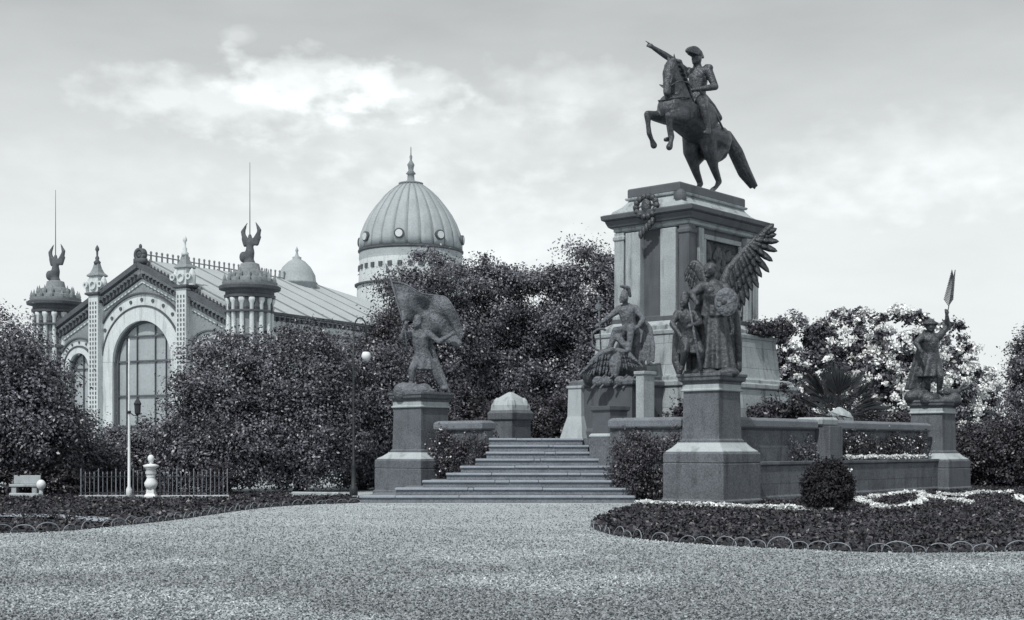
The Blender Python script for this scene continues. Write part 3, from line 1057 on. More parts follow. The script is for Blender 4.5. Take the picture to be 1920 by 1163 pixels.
rb.cap((-.6, -.2, 3.45), .2, (-.2, -.5, 3.2), .17)
rider = rb.obj('rider', M_BRONZE, eq, remesh=.026)
ht = MB()


def hat(u, v):
    x = .12 - 1.12 * u
    prof = max(0, math.sin(PI * min(1, u * 1.02))) ** .8
    zt = 5.06 + .23 * prof
    zb = 4.99 - .02 * math.sin(PI * u)
    return (x, .02, zb + (zt - zb) * v)


ht.sheet(lambda u, v: (hat(u, v)[0], .13 * math.sin(PI * u) * (1 - v * .6) + .02, hat(u, v)[2]), 14, 5, .09)
ht.sheet(lambda u, v: (hat(u, v)[0], -.13 * math.sin(PI * u) * (1 - v * .6) + .02, hat(u, v)[2]), 14, 5, .09)
ht.ell((-.56, .02, 5.06), (.26, .21, .19))
ht.obj('cocked_hat', M_BRONZE, rider, remesh=.025)
ct = MB()
for sy in (-1, 1):
    ct.chain([((-.86, sy * .12, 3.55), .16), ((-1.1, sy * .3, 3.2), .17), ((-1.32, sy * .48, 2.85), .12)])
ct.obj('coat_tails', M_BRONZE, rider, remesh=.03)
sw = MB()
sw.tube([(-.4, .42, 3.45), (-.8, .62, 2.95), (-1.25, .72, 2.35), (-1.5, .74, 1.95)], [.045, .04, .035, .025], 8)
sw.cap((-.4, .42, 3.45), .05, (-.22, .38, 3.62), .04)
sw.obj('sabre', M_BRONZE, rider, smooth=True)

# ------------------------------------------------------------------ flag-bearer group
fg = empty('flag_bearer_group', PL + Vector((0, 0, 3.42)), 0)
tag(fg, 'bronze soldier striding under a billowing flag, on the left pedestal', 'statue')
b = MB()
rg = random.Random(11)
for k in range(16):
    x, y = rg.uniform(-.55, .6), rg.uniform(-.5, .5)
    b.ell((x, y, .02), (rg.uniform(.2, .4), rg.uniform(.2, .4), rg.uniform(.12, .34)))
b.rect([(0, 0), (0, .1)], .5, .5)
b.obj('rock_base', M_BRONZE_L, fg, remesh=.05)
b = MB()
body(b, {'pelvis': (.05, 0, 1.22), 'chest': (-.02, -.08, 1.78), 'neck': (-.06, -.12, 2.12), 'head': (-.1, -.18, 2.34), 'look': (-.8, -.6, 0),
         'hipL': (.18, 0, 1.15), 'hipR': (-.08, -.02, 1.15), 'shL': (.26, -.02, 2.0), 'shR': (-.3, -.12, 2.0),
         'elL': (.62, -.1, 1.72), 'haL': (.98, -.15, 1.92), 'elR': (-.62, -.28, 1.82), 'haR': (-.50, -.45, 2.18),
         'knL': (.46, -.05, .7), 'anL': (.72, .12, .2), 'toL': (.86, -.02, .14), 'knR': (-.28, -.3, .78), 'anR': (-.3, -.2, .32), 'toR': (-.42, -.36, .26)}, 1.42)
drape(b, (.05, 0, 1.45), .22, (.1, 0, .78), .40, 8, .12, 4)
b.cap((-.1, -.17, 2.46), .15, (-.1, -.17, 2.52), .13)
b.chain([((.18, .2, 1.95), .12), ((.42, .28, 1.2), .13), ((.72, .25, .5), .12), ((.92, .15, .02), .07)])
b.obj('soldier', M_BRONZE_L, fg, remesh=.026)
b = MB()
b.tube([(-.42, -.45, 1.4), (-.5, -.45, 2.1), (-.86, -.3, 3.35), (-1.06, -.22, 4.0)], .032, 8)
b.lathe([(.01, 0), (.08, .1), (.05, .2), (.012, .38)], 8, M=Matrix.Translation((-1.06, -.22, 3.98)) @ Matrix.Rotation(R(-16), 4, 'Y'))
b.obj('flagstaff', M_BRONZE_L, fg, smooth=True)


def bez(ps, t):
    n = len(ps) - 1
    i = min(int(t * n), n - 1)
    u = t * n - i
    a, b_, c, d = [Vector(ps[max(0, min(n, q))]) for q in (i - 1, i, i + 1, i + 2)]
    return .5 * ((2 * b_) + (c - a) * u + (2 * a - 5 * b_ + 4 * c - d) * u * u + (-a + 3 * b_ - 3 * c + d) * u ** 3)


TOPE = [(-.98, -.24, 3.74), (-.55, -.12, 3.66), (0, .1, 3.36), (.45, .05, 3.30), (.85, -.05, 3.18), (1.2, 0, 2.6), (1.42, .1, 1.9)]
BOTE = [(-.60, -.40, 2.35), (-.35, -.1, 2.42), (0, .22, 2.2), (.35, .25, 2.05), (.7, .2, 1.85), (.98, .2, 1.66), (1.32, .2, 1.5)]


def flag(u, v):
    p = bez(TOPE, u).lerp(bez(BOTE, u), v)
    p.y += .09 * math.sin(u * 15 + v * 4) + .05 * math.sin(v * 11 - u * 6)
    p.x += .04 * math.sin(v * 9 + u * 3)
    return p


b = MB()
b.sheet(flag, 48, 20, .035)
b.tube([tuple(flag(i / 30, 0)) for i in range(31)], .035, 6)
b.obj('flag', M_BRONZE_L, fg, smooth=True)

# ------------------------------------------------------------------ Victory group on the nearest pedestal
vg = empty('victory_group', PF + Vector((0, 0, 3.63)), 0)
tag(vg, 'bronze winged woman with soldier at her side, on the nearest pedestal', 'statue')
b = MB()
rg = random.Random(12)
for k in range(14):
    b.ell((rg.uniform(-.5, .5), rg.uniform(-.45, .45), 0.02), (rg.uniform(.18, .34), rg.uniform(.18, .34), rg.uniform(.08, .2)))
b.rect([(0, 0), (0, .08)], .45, .45)
b.obj('rock_base', M_BRONZE, vg, remesh=.05)
b = MB()
body(b, {'pelvis': (.08, .05, 1.62), 'chest': (.05, -.02, 2.2), 'neck': (.02, -.05, 2.6), 'head': (-.08, -.1, 2.88), 'look': (-.7, -.7, 0),
         'hipL': (.2, .05, 1.55), 'hipR': (-.06, .05, 1.55), 'shL': (.34, .0, 2.45), 'shR': (-.26, -.04, 2.45),
         'elL': (.58, -.28, 2.05), 'haL': (.34, -.58, 1.98), 'elR': (-.6, -.2, 2.22), 'haR': (-.52, -.5, 2.0),
         'knL': (.3, -.1, .9), 'anL': (.3, .05, .25), 'toL': (.34, -.15, .18), 'knR': (-.1, -.1, .9), 'anR': (-.2, -.05, .25), 'toR': (-.26, -.25, .18)}, 1.62)
drape(b, (.06, .02, 2.0), .26, (.12, .02, .12), .55, 11, .14, 2)
drape(b, (.06, 0, 2.5), .2, (.08, 0, 1.6), .38, 7, .12, 3)
b.ell((-.06, -.05, 2.98), (.19, .19, .15))
for k in range(8):
    b.chain([((-.2 + .09 * k, .2, 2.5), .09), ((-.4 + .16 * k, .3, 1.7), .12), ((-.55 + .19 * k, .3 - .05 * (k % 3), .9), .12), ((-.6 + .2 * k, .28, .15), .1)], 8)
b.obj('winged_woman', M_BRONZE, vg, remesh=.028)
b = MB()
wing(b, [(.3, .22, 2.4), (.5, .3, 2.95), (.88, .38, 3.42), (1.22, .42, 3.78), (1.5, .44, 4.02)], (.12, 0, -1), (.6, 0, .5), 1.75, .40, 20, .125)
b.obj('wing', M_BRONZE, vg, smooth=True)
b = MB()
wing(b, [(-.05, .3, 2.5), (-.18, .45, 2.95), (-.34, .55, 3.2), (-.46, .6, 3.22)], (-.1, 0, -1), (-.5, 0, -.9), 1.2, .5, 12, .10)
b.obj('wing', M_BRONZE, vg, smooth=True)
b = MB()
body(b, {'pelvis': (-.62, -.1, 1.02), 'chest': (-.72, -.2, 1.5), 'neck': (-.76, -.25, 1.8), 'head': (-.8, -.3, 2.0), 'look': (-.8, -.5, -.1),
         'hipL': (-.5, -.1, .98), 'hipR': (-.76, -.1, .98), 'shL': (-.48, -.2, 1.68), 'shR': (-.98, -.18, 1.68),
         'elL': (-.4, -.46, 1.4), 'haL': (-.62, -.6, 1.32), 'elR': (-1.16, -.36, 1.38), 'haR': (-1.0, -.56, 1.1),
         'knL': (-.36, -.36, .62), 'anL': (-.34, -.2, .2), 'toL': (-.38, -.4, .1), 'knR': (-.8, -.42, .62), 'anR': (-.86, -.15, .2), 'toR': (-.92, -.35, .1)}, 1.28)
drape(b, (-.64, -.1, 1.3), .2, (-.62, -.12, .55), .36, 7, .14, 5)
b.cap((-.8, -.29, 2.1), .14, (-.8, -.29, 2.2), .12)
b.chain([((-.75, 0, 1.65), .16), ((-.9, .2, 1.1), .18), ((-.95, .2, .4), .16), ((-.9, .1, .06), .1)])
b.obj('soldier', M_BRONZE, vg, remesh=.026)
b = MB()
b.tube([(-.42, -.72, .1), (-.62, -.62, 1.3), (-.72, -.55, 1.95)], [.05, .032, .02], 8)
b.obj('rifle', M_WHITE if False else M_BRONZE_L, vg, smooth=True)
b = MB()
for k in range(9):
    a = R(20 + 35 * k)
    b.ell((.30 + .20 * math.cos(a), -.68, 1.95 + .24 * math.sin(a)), (.1, .05, .1), None, 8)
b.ell((.3, -.66, 1.95), (.34, .06, .4))
b.obj('wreathed_shield', M_BRONZE_L, vg, smooth=True)

# ------------------------------------------------------------------ seated warrior with condor
wg = empty('seated_warrior_group', CM + e_v * -4.35 + Vector((0, 0, 3.78)), R(-8))
wg.scale = (.88, .88, .85)
tag(wg, 'bronze seated warrior above a spread-winged condor, before the plinth', 'statue')
b = MB()
rg = random.Random(13)
b.ell((.25, .1, .35), (1.0, .8, .75))
b.ell((.55, .1, .95), (.55, .55, .8))
for k in range(14):
    b.ell((rg.uniform(-.8, 1.0), rg.uniform(-.6, .4), rg.uniform(.0, .7)), (rg.uniform(.2, .4),) * 3)
b.obj('rock_mound', M_BRONZE, wg, remesh=.05)
b = MB()
body(b, {'pelvis': (.62, -.2, 1.9), 'chest': (.52, -.3, 2.5), 'neck': (.46, -.38, 2.86), 'head': (.42, -.45, 3.1), 'look': (-.9, -.4, 0),
         'hipL': (.76, -.2, 1.85), 'hipR': (.48, -.25, 1.85), 'shL': (.8, -.25, 2.72), 'shR': (.24, -.3, 2.72),
         'elL': (1.12, -.4, 2.3), 'haL': (.95, -.7, 2.0), 'elR': (-.12, -.45, 2.4), 'haR': (-.46, -.55, 2.12),
         'knL': (.68, -.85, 1.95), 'anL': (.62, -.9, 1.12), 'toL': (.48, -1.1, 1.02), 'knR': (.12, -.8, 1.85), 'anR': (-.12, -.75, 1.05), 'toR': (-.34, -.85, .98)}, 1.55)
b.chain([((.3, -.5, 1.75), .18), ((.2, -.78, 1.6), .16), ((.5, -.9, 1.2), .1)])
for k in range(7):
    b.chain([((.5 + .1 * k, -.05, 2.6 - .05 * k), .08), ((.55 + .13 * k, .05, 2.0), .1), ((.5 + .16 * k, -.2 - .05 * (k % 3), 1.3), .09), ((.45 + .17 * k, -.35, .7 - .1 * (k % 2)), .06)], 8)
b.cap((.42, -.44, 3.2), .16, (.42, -.44, 3.3), .13)
b.chain([((.62, -.2, 3.2), .06), ((.55, -.3, 3.5), .09), ((.3, -.5, 3.55), .06)])
b.obj('warrior', M_BRONZE_L, wg, remesh=.028)
b = MB()
b.tube([(-.42, -.62, .9), (-.48, -.6, 2.1), (-.52, -.58, 3.05)], .03, 8)
b.ell((-.52, -.58, 2.75), (.13, .06, .16))
b.cap((-.72, -.58, 2.6), .03, (-.32, -.58, 2.66), .03)
b.lathe([(.02, 3.0), (.07, 3.1), (.01, 3.3)], 8, -.52, -.58)
b.obj('lance', M_BRONZE_L, wg, smooth=True)
b = MB()
b.tube([(-.42 + .36 * math.cos(R(a)), -.7, 1.5 + .42 * math.sin(R(a))) for a in range(60, 331, 18)], .045, 8)
b.obj('bow', M_BRONZE_L, wg, smooth=True)
b = MB()
wing(b, [(.0, -.85, 1.05), (-.4, -.92, .98), (-.7, -.95, .72), (-.88, -.98, .45)], (-.12, 0, -1), (-.7, 0, -.7), .95, .5, 12, .085)
wing(b, [(.2, -.85, 1.05), (.55, -.92, 1.0), (.85, -.95, .7)], (.1, 0, -1), (.7, 0, -.7), .8, .4, 10, .085)
b.chain([((.12, -.8, .9), .26), ((.12, -1.0, .5), .24), ((.1, -1.05, .12), .14)])
b.chain([((.12, -.9, 1.0), .13), ((.0, -1.1, 1.1), .09), ((-.14, -1.22, 1.02), .05)])
b.obj('condor', M_BRONZE_L, wg, smooth=True)
b = MB()
for (x, a) in ((-.5, -30), (-.2, 20), (.3, -15), (.62, 30)):
    b.ell((x, -1.15, -.1), (.22, .13, .2), Matrix.Rotation(R(a), 3, 'Y'))
    b.cap((x - .2, -1.2, -.35), .05, (x + .25, -1.2, .12), .03)
b.obj('trophy_of_arms', M_BRONZE_L, wg, smooth=True)

# ------------------------------------------------------------------ palm-bearer group
pg = empty('palm_bearer_group', PR + Vector((0, 0, 3.3)), 0)
tag(pg, 'dark bronze draped figure raising a palm branch, on the right-hand pedestal', 'statue')
b = MB()
rg = random.Random(14)
for k in range(16):
    b.ell((rg.uniform(-.75, .75), rg.uniform(-.5, .5), .02), (rg.uniform(.2, .35), rg.uniform(.2, .3), rg.uniform(.15, .38)))
b.chain([((-.5, 0, .2), .3), ((-.85, -.1, .12), .25)])
b.obj('rock_base', M_BRONZE, pg, remesh=.05)
b = MB()
body(b, {'pelvis': (-.05, 0, 1.5), 'chest': (-.1, -.05, 2.08), 'neck': (-.1, -.08, 2.42), 'head': (-.12, -.12, 2.68), 'look': (-.3, -.9, 0),
         'hipL': (.1, 0, 1.45), 'hipR': (-.2, 0, 1.45), 'shL': (.2, -.05, 2.32), 'shR': (-.4, -.05, 2.32),
         'elL': (.5, -.12, 2.72), 'haL': (.44, -.2, 3.1), 'elR': (-.7, -.2, 2.1), 'haR': (-.62, -.5, 1.82),
         'knL': (.2, -.22, .88), 'anL': (.22, 0, .34), 'toL': (.28, -.2, .26), 'knR': (-.22, -.15, .88), 'anR': (-.4, .05, .34), 'toR': (-.48, -.15, .26)}, 1.5)
drape(b, (-.06, 0, 1.9), .25, (-.15, 0, .85), .45, 8, .16, 6)
drape(b, (-.12, .1, 2.6), .22, (-.5, .25, .4), .42, 6, .18, 7, ry=.5)
b.ell((-.12, -.1, 2.8), (.3, .24, .1))
b.ell((-.12, -.1, 2.84), (.17, .17, .15))
b.obj('draped_figure', M_BRONZE, pg, remesh=.028)
b = MB()
b.tube([(.42, -.3, 2.7), (.48, -.22, 3.3), (.6, -.2, 3.9), (.68, -.2, 4.55)], [.02, .02, .015, .01], 6)
for k in range(18):
    t = k / 17
    p = Vector((.5 + .18 * t, -.21, 3.45 + 1.05 * t))
    for sx in (-1, 1):
        b.cap(p, .02, p + Vector((sx * (.16 - .1 * t), 0, .24)), .03, 6, flat=.5)
b.obj('palm_branch', M_BRONZE, pg, smooth=True)
b = MB()
for (x, z, dx, dz) in ((.75, .35, .55, .12), (.8, .3, .4, .38), (1.1, .38, .3, .25)):
    b.cap((x, 0, z), .06, (x + dx, -.05, z + dz), .035, 8)
b.chain([((.5, 0, .3), .18), ((.85, 0, .28), .12), ((1.05, 0, .4), .06)])
b.obj('broken_cannon', M_BRONZE, pg, remesh=.03)

# ------------------------------------------------------------------ ivy and plants on the terrace


def ivy(a, b, z0, z1, n, label, size=.042, thick=.14, m=None, flowers=0, seed=1, name='ivy'):
    rg = np.random.default_rng(seed)
    a, b = np.array(a[:2]), np.array(b[:2])
    d = (b - a) / np.linalg.norm(b - a)
    nrm = np.array([d[1], -d[0]])
    if nrm[1] > 0:
        nrm = -nrm
    n = int(n * 1.5)
    ncl = max(20, n // 80)
    cs, cz = rg.random(ncl), z0 + (z1 - z0) * rg.random(ncl) ** 1.0
    ci = rg.integers(0, ncl, n)
    L_ = np.linalg.norm(b - a)
    s = cs[ci] * L_ + rg.normal(size=n) * .15
    z = np.maximum(cz[ci] + rg.normal(size=n) * .15, z0)
    off = rg.random(n) * thick
    xy = a + s[:, None] * d + nrm * off[:, None]
    P = np.column_stack([xy, z])
    N = np.tile([nrm[0], nrm[1], .5], (n, 1))
    o = leaves(name, P, N, size, m or M_LEAF_D, None, seed, .5 + .9 * rg.random(ncl)[ci])
    tag(o, label, 'ivy', kind='stuff')
    if flowers:
        k = rg.choice(n, flowers, replace=False)
        f = leaves('wall_flowers', P[k] + np.append(nrm * .05, 0), N[k], size * .9, M_PETAL, None, seed, None, .8)
        tag(f, 'small pale flowers in the ' + label[:60].split(' on ')[0].split(' covering ')[0] + ' by the terrace', 'flowers', kind='stuff')
    return o


def off(p, q):
    return tuple((Vector(p) + Vector(q))[:2])


no, nv = -e_u * .23, -e_v * .23
ivy(off(PF + e_u * .9, nv), off(PF + e_u * 3.1, nv), .05, 2.0, 3200, 'dense dark ivy covering the parapet left of the nearest pedestal', thick=.3, seed=21)
ivy(off(PF + e_u * 1.8, nv * 2), off(PF + e_u * 3.0, nv * 1.2), .05, 1.5, 2200, 'dark ivy mounding beside the right edge of the steps', thick=.45, seed=22)
ivy(off(PL - e_u * 3.3, nv), off(PL - e_u * .6, nv), .6, 2.0, 2800, 'dark ivy covering the short parapet right of the flag-bearer', thick=.3, seed=23, flowers=40)
ivy(off(PF + e_v * 4.0, no), off(PF + e_v * 5.6, no), 1.15, 1.7, 500, 'thin ivy low on the long parapet beside the low pier', thick=.1, seed=24, m=M_LEAF)
ivy(off(PF + e_v * 6.7, no), off(PF + e_v * 13.8, no), 1.2, 1.9, 3600, 'flowering ivy on the parapet before the right-hand pedestal', thick=.2, seed=25, flowers=260)
border('ledge_flowers', [off(PF + e_v * 6.9, -e_u * .5), off(PF + e_v * 13.2, -e_u * .5)], 1500, .045, .04, .12, 'white flowers along the ledge of the right-hand parapet', seed=26, z0=1.17)
border('ledge_flowers', [off(PF + e_v * 5.2, -e_u * .8), off(PF + e_v * 6.6, -e_u * .8)], 260, .045, .08, .14, 'few white flowers at the foot of the low pier', seed=27, z0=.75)


def bush(name, loc, lobes, n, size, label, cat='bush', group=None, m=None, seed=1, spread=.14, shell=.55, ncl=None):
    root = empty(name, loc)
    tag(root, label, cat, group)
    if size > .06:
        n, size = int(n * 1.8), size * .68
    P, N, T = crown_points(lobes, ncl or max(40, n // 120), n, spread, seed, .02, shell)
    leaves('foliage', P, N, size, m or M_LEAF_D, root, seed, T)
    mb = MB()
    rg = random.Random(seed)
    for l in lobes:
        for k in range(4):
            a = rg.uniform(0, 2 * PI)
            mb.tube([(l[0] * .5, l[1] * .5, -.05), (l[0], l[1], l[2] * .5), (l[0] + math.cos(a) * l[3] * .6, l[1] + math.sin(a) * l[4] * .6, l[2] + l[5] * .4)], [.04, .03, .012], 5)
    mb.obj('stem', M_BARK, root, smooth=True)
    return root


x, y = G(1561, 964)
bush('clipped_bush', (x, y + .5, 0), [(0, 0, .62, .53, .53, .61)], 24000, .035, 'dark round clipped bush on the bed before the low pier', seed=31, spread=.06, shell=.8, ncl=500, m=M_BOX)
q = CM + e_v * 2.2 - e_u * 2.25
bush('climbing_plant', (q.x, q.y, 5.5), [(0, 0, .22, .7, .4, .26), (-.6, -.4, .3, .35, .3, .3), (.45, .4, .15, .35, .3, .25), (-.9, -.6, .0, .3, .25, .4)], 3200, .055, 'dark leafy plant trailing over the plinth shoulder behind the wing', cat='plant', seed=32)
q = CM + e_v * 1.2 - e_u * 3.0
bush('leafy_shrub', (q.x, q.y, DECK), [(0, 0, .7, .9, .5, .8), (.6, .5, .5, .6, .4, .7), (-.8, -.7, .6, .6, .5, .7), (.1, 0, 1.4, .5, .4, .5)], 7000, .06, 'dark shrub against the lower plinth stage, right of the nearest pedestal', seed=33)
q = CM - e_v * 3.0 - e_u * 2.2
bush('leafy_shrub', (q.x, q.y, DECK), [(0, 0, .9, .6, .5, .9), (-.5, -.4, .5, .5, .5, .6)], 4200, .06, 'dark shrub on the terrace behind the nearest pedestal', seed=34)
bush('leafy_shrub', (-2.1, 44.6, DECK - .6), [(0, 0, .6, .7, .5, .6), (1.0, -.5, .4, .6, .4, .5)], 4500, .06, 'dark shrub behind the short left parapet', seed=35)

# ------------------------------------------------------------------ trees


def T(px, D):
    return ((px - 960) / F * D, D, 0)


def Z(py, D):
    return EYE + (HOR - py) / F * D


TG = 'trees round the square'
# left edge tree
tree('leafy_tree', T(20, 43), [(-.6, 0, 4.2, 1.8, 1.6, 1.7), (.5, -.2, 2.9, 1.6, 1.5, 1.7), (-1.6, 0, 2.4, 1.8, 1.5, 1.8), (1.3, -.3, 1.8, 1.2, 1.2, 1.2)], 40000, .085, 'broad leafy tree filling the left edge of the view', group=TG, seed=41)
tree('leafy_tree', T(130, 46), [(-.2, 0, 1.5, 1.2, 1.2, 1.4), (.9, 0, .9, .9, 1, .95), (-1.1, 0, 1.6, 1.0, 1, 1.3)], 18000, .08, 'smaller leafy tree below the small arch of the pavilion', group=TG, seed=42)
# middle-left clump
tree('leafy_tree', T(425, 46), [(0, 0, 3.7, 1.6, 1.5, 1.8), (-.7, -.2, 2.2, 1.5, 1.4, 1.7), (.8, -.3, 2.0, 1.5, 1.4, 1.7), (-1.2, 0, 1.2, 1.3, 1.2, 1.1)], 38000, .08, 'rounded tree right of the white pole, hiding the pavilion foot', group=TG, seed=43)
tree('leafy_tree', T(560, 47), [(0, 0, 4.1, 1.7, 1.5, 1.8), (-.9, -.3, 2.6, 1.6, 1.4, 1.8), (.9, -.3, 2.4, 1.6, 1.4, 1.8), (0, -.5, 1.3, 1.7, 1.2, 1.2)], 40000, .08, 'full leafy tree under the pavilion turret with the flagpole', group=TG, m=M_LEAF_B if False else M_LEAF, seed=44)
tree('leafy_tree', T(678, 49), [(0, 0, 4.0, 1.5, 1.4, 1.9), (.1, -.3, 2.3, 1.5, 1.4, 1.9), (.2, -.3, 1.2, 1.4, 1.2, 1.1), (1.3, 0, 3.0, 1.3, 1.1, 1.9)], 36000, .08, 'leafy tree behind the street lamp and left pedestal', group=TG, seed=45)
tree('dark_conifer', T(722, 52), [(0, 0, 6.4, .55, .5, 1.9), (0, 0, 4.6, .8, .7, 2.0), (.1, 0, 2.6, 1.0, .8, 2.0)], 16000, .08, 'narrow very dark tree left of the flag', group=TG, m=M_LEAF_D, seed=46)
# tall trees behind the stairs
tree('tall_tree', T(800, 66), [(0, 0, 8.6, 2.2, 2.0, 2.6), (-.7, 0, 6.2, 2.0, 1.9, 2.6), (1.0, 0, 6.4, 2.0, 1.9, 2.6), (0, 0, 3.4, 2.2, 1.8, 2.6)], 44000, .11, 'tall dark tree covering the base of the big dome', group=TG, seed=47)
tree('tall_tree', T(905, 68), [(0, 0, 9.0, 2.4, 2.0, 2.3), (-.9, 0, 5.8, 2.2, 1.9, 2.7), (1.0, 0, 5.6, 2.2, 1.9, 2.7), (0, 0, 3.0, 2.3, 1.8, 2.6)], 44000, .11, 'tall dark tree behind the capped block at the stair head', group=TG, seed=48)
tree('tall_tree', T(1005, 70), [(0, 0, 8.9, 2.4, 2.0, 2.4), (-.9, 0, 5.6, 2.1, 1.9, 2.7), (1.0, 0, 5.8, 2.2, 1.9, 2.7), (0, 0, 3.0, 2.4, 1.8, 2.6)], 44000, .11, 'tall dark tree rising behind the top of the steps', group=TG, seed=49)
tree('tall_tree', T(1105, 68), [(0, 0, 9.4, 2.3, 2.0, 2.6), (-.9, 0, 6.6, 2.1, 1.9, 2.8), (1.0, 0, 6.6, 2.2, 1.9, 2.8), (0, 0, 3.4, 2.4, 1.8, 2.8)], 46000, .11, 'tall dark tree just left of the plinth', group=TG, seed=50)
tree('tall_tree', T(1215, 76), [(0, 0, 7.4, 2.6, 2.0, 3.0), (.3, 0, 4.2, 2.6, 1.9, 3.0)], 20000, .13, 'tall dark tree mostly hidden behind the plinth', group=TG, seed=51)
for i, (px, D) in enumerate(((770, 56), (870, 55), (975, 57), (1050, 56))):
    bush('tall_shrub', T(px, D), [(0, 0, 2.0, 1.5, 1.0, 2.0), (.9, 0, 1.4, 1.1, .9, 1.4), (-.9, 0, 1.4, 1.1, .9, 1.5)], 15000, .09,
         ('dark shrub behind the flag-bearer pedestal', 'dark shrub behind the short left parapet and steps', 'dark shrub right behind the capped block', 'dark shrub between the steps and the seated warrior')[i], cat='shrub', group='shrubs behind the terrace', seed=60 + i, spread=.22)
# right-hand trees, loose crowns
RT = [(1500, 74, 7.0, 'open tree with painted sky gaps, just right of the plinth', 17000), (1590, 76, 7.6, 'open tree with painted sky gaps, above the spiky palm', 17000), (1690, 74, 7.4, 'open tree with painted sky gaps, left of the palm-bearer statue', 17000),
      (1775, 78, 7.0, 'open tree with painted sky gaps, behind the palm-bearer statue', 12500)]
M_SKY_GAP = mat('pale blossom', .8, .1, 2, 9, .7, 0, attr='tone', finevar=.1, tint=(.98, 1, 1.0))  # pale leaf faces stand in for bright sky gaps in the crowns


def open_tree(loc, lobes, n, lab, seed, nb):
    t = tree('open_tree', loc, lobes, n, .085 / .66, lab, group=TG, seed=seed, ncl=max(60, n // 90), spread=.17, m=M_LEAF, shell=.35)
    P, N, Tn = crown_points(lobes, nb // 60, nb, .14, seed + 500, 0, .8)
    leaves('sky_gap_leaves', P + np.array([0, -.35, 0]), N, .085, M_SKY_GAP, t, seed, None, .8)
    return t


for i, (px, D, z, lab, n) in enumerate(RT):
    open_tree(T(px, D), [(0, 0, z + .25, 1.9, 1.1, 1.75), (-1.1, 0, z - 1.6, 1.7, 1.0, 1.6), (1.1, 0, z - 1.5, 1.7, 1.0, 1.6), (0, 0, z - 3.2, 1.9, 1.0, 1.6)], int(n * .8), lab, 70 + i, (2500, 8500, 11000, 6500)[i])
open_tree(T(1830, 80), [(0, 0, 5.4, 1.4, .8, 1.1), (-.7, 0, 4.2, 1.6, .8, 1.3), (.5, 0, 3.6, 1.3, .8, 1.2)], 5500, 'sparse low tree with painted sky gaps, right of the palm-bearer statue', 75, 2200)
for i, (px, D, hgt, lab) in enumerate(((1490, 60, 3.0, 'dark shrub right of the plinth foot'), (1610, 61, 3.4, 'dark shrub behind the spiky palm'), (1700, 58, 2.9, 'dark shrub left of the palm-bearer pedestal'),
                                       (1815, 54, 2.2, 'dark shrub right of the palm-bearer pedestal'), (1875, 52, 2.5, 'dark shrub near the right edge'), (1950, 51, 3.0, 'dark shrub cut by the right edge'), (1765, 60, 2.2, 'dark shrub behind the palm-bearer pedestal'))):
    bush('tall_shrub', T(px, D), [(0, 0, hgt * .55, 1.5, 1.0, hgt * .55), (.9, 0, hgt * .4, 1.1, .9, hgt * .42), (-.9, 0, hgt * .4, 1.1, .9, hgt * .42)], 15000, .085,
         lab, cat='shrub', group='shrubs behind the terrace', seed=80 + i, spread=.22)
tree('tall_tree', T(1935, 62), [(0, 0, 5.6, .9, .9, 1.6), (.2, 0, 3.6, 1.4, 1.2, 1.8), (0, 0, 1.6, 1.6, 1.2, 1.6)], 17000, .1, 'tall dark tree cut off by the right edge', group=TG, seed=90)
for i, (px, D, hgt) in enumerate(((215, 49, 2.2), (285, 48, 2.6))):
    bush('tall_shrub', T(px, D), [(0, 0, hgt * .5, .9, .8, hgt * .5), (.5, 0, hgt * .35, .8, .7, hgt * .36), (-.5, 0, hgt * .35, .8, .7, hgt * .36)], 11000, .075, ('dark shrub behind the railing, left of the white pole', 'dark shrub behind the white gatepost')[i], cat='shrub', group='shrubs behind the railing', seed=130 + i, spread=.2, m=M_LEAF)
bush('low_bush', T(410, 43), [(0, 0, .5, .5, .45, .5)], 4500, .05, 'small dark bush at the right end of the railing', seed=92)
bush('low_bush', T(100, 42), [(0, 0, .5, .9, .5, .5), (-1.4, 0, .4, .9, .5, .45)], 5500, .055, 'low dark bush left of the railing', seed=93)

# a distant belt of trees closes the horizon behind everything
rgn = np.random.default_rng(99)
nb_ = 70000
bx = rgn.random(nb_) * 190 - 95
bh = 5.0 + 1.8 * np.sin(bx * .25) + 1.1 * np.sin(bx * .9 + 1)
by = 175 + rgn.random(nb_) * 6
Pb = np.column_stack([bx, by, rgn.random(nb_) * bh])
tag(leaves('distant_trees', Pb, np.tile([0, -.4, .7], (nb_, 1)), .45, M_LEAF_D, None, 99, .6 + .5 * (np.sin(bx * 1.7) * np.sin(Pb[:, 2] * 2) > 0)), 'far dark belt of trees low on the horizon', 'trees', kind='stuff')

# spiky fan palm behind the right parapet
pr_ = empty('fan_palm', T(1570, 50))
tag(pr_, 'spiky dark fan palm rising behind the right-hand parapet', 'palm')
mb = MB()
mb.tube([(0, 0, 0), (.03, 0, 1.3), (0, 0, 2.75)], [.22, .2, .17], 10)
mb.obj('trunk', M_BARK, pr_, smooth=True)
rg = random.Random(8)
fr = MB()
for k in range(60):
    a = rg.uniform(0, 2 * PI)
    e = R(rg.uniform(-5, 88))
    ln = rg.uniform(1.6, 2.3)
    d = Vector((math.cos(a) * math.cos(e), math.sin(a) * math.cos(e), math.sin(e)))
    b0 = Vector((0, 0, 2.7))
    b1 = b0 + d * ln * .55
    fr.tube([b0, b1], [.02, .012], 5)
    up = Vector((0, 0, 1))
    sd_ = d.cross(up).normalized()
    for q in range(13):
        t = (q - 6) / 6
        dd = (d + sd_ * t * .95 + Vector((0, 0, -.12 * abs(t)))).normalized()
        tip = b1 + dd * ln * .5
        nrm = sd_ * .03 if abs(t) < .4 else up * .03
        m_ = b1.lerp(tip, .5)
        fr.add([b1, m_ + nrm, tip + Vector((0, 0, -.06)), m_ - nrm], [(0, 1, 2, 3)])
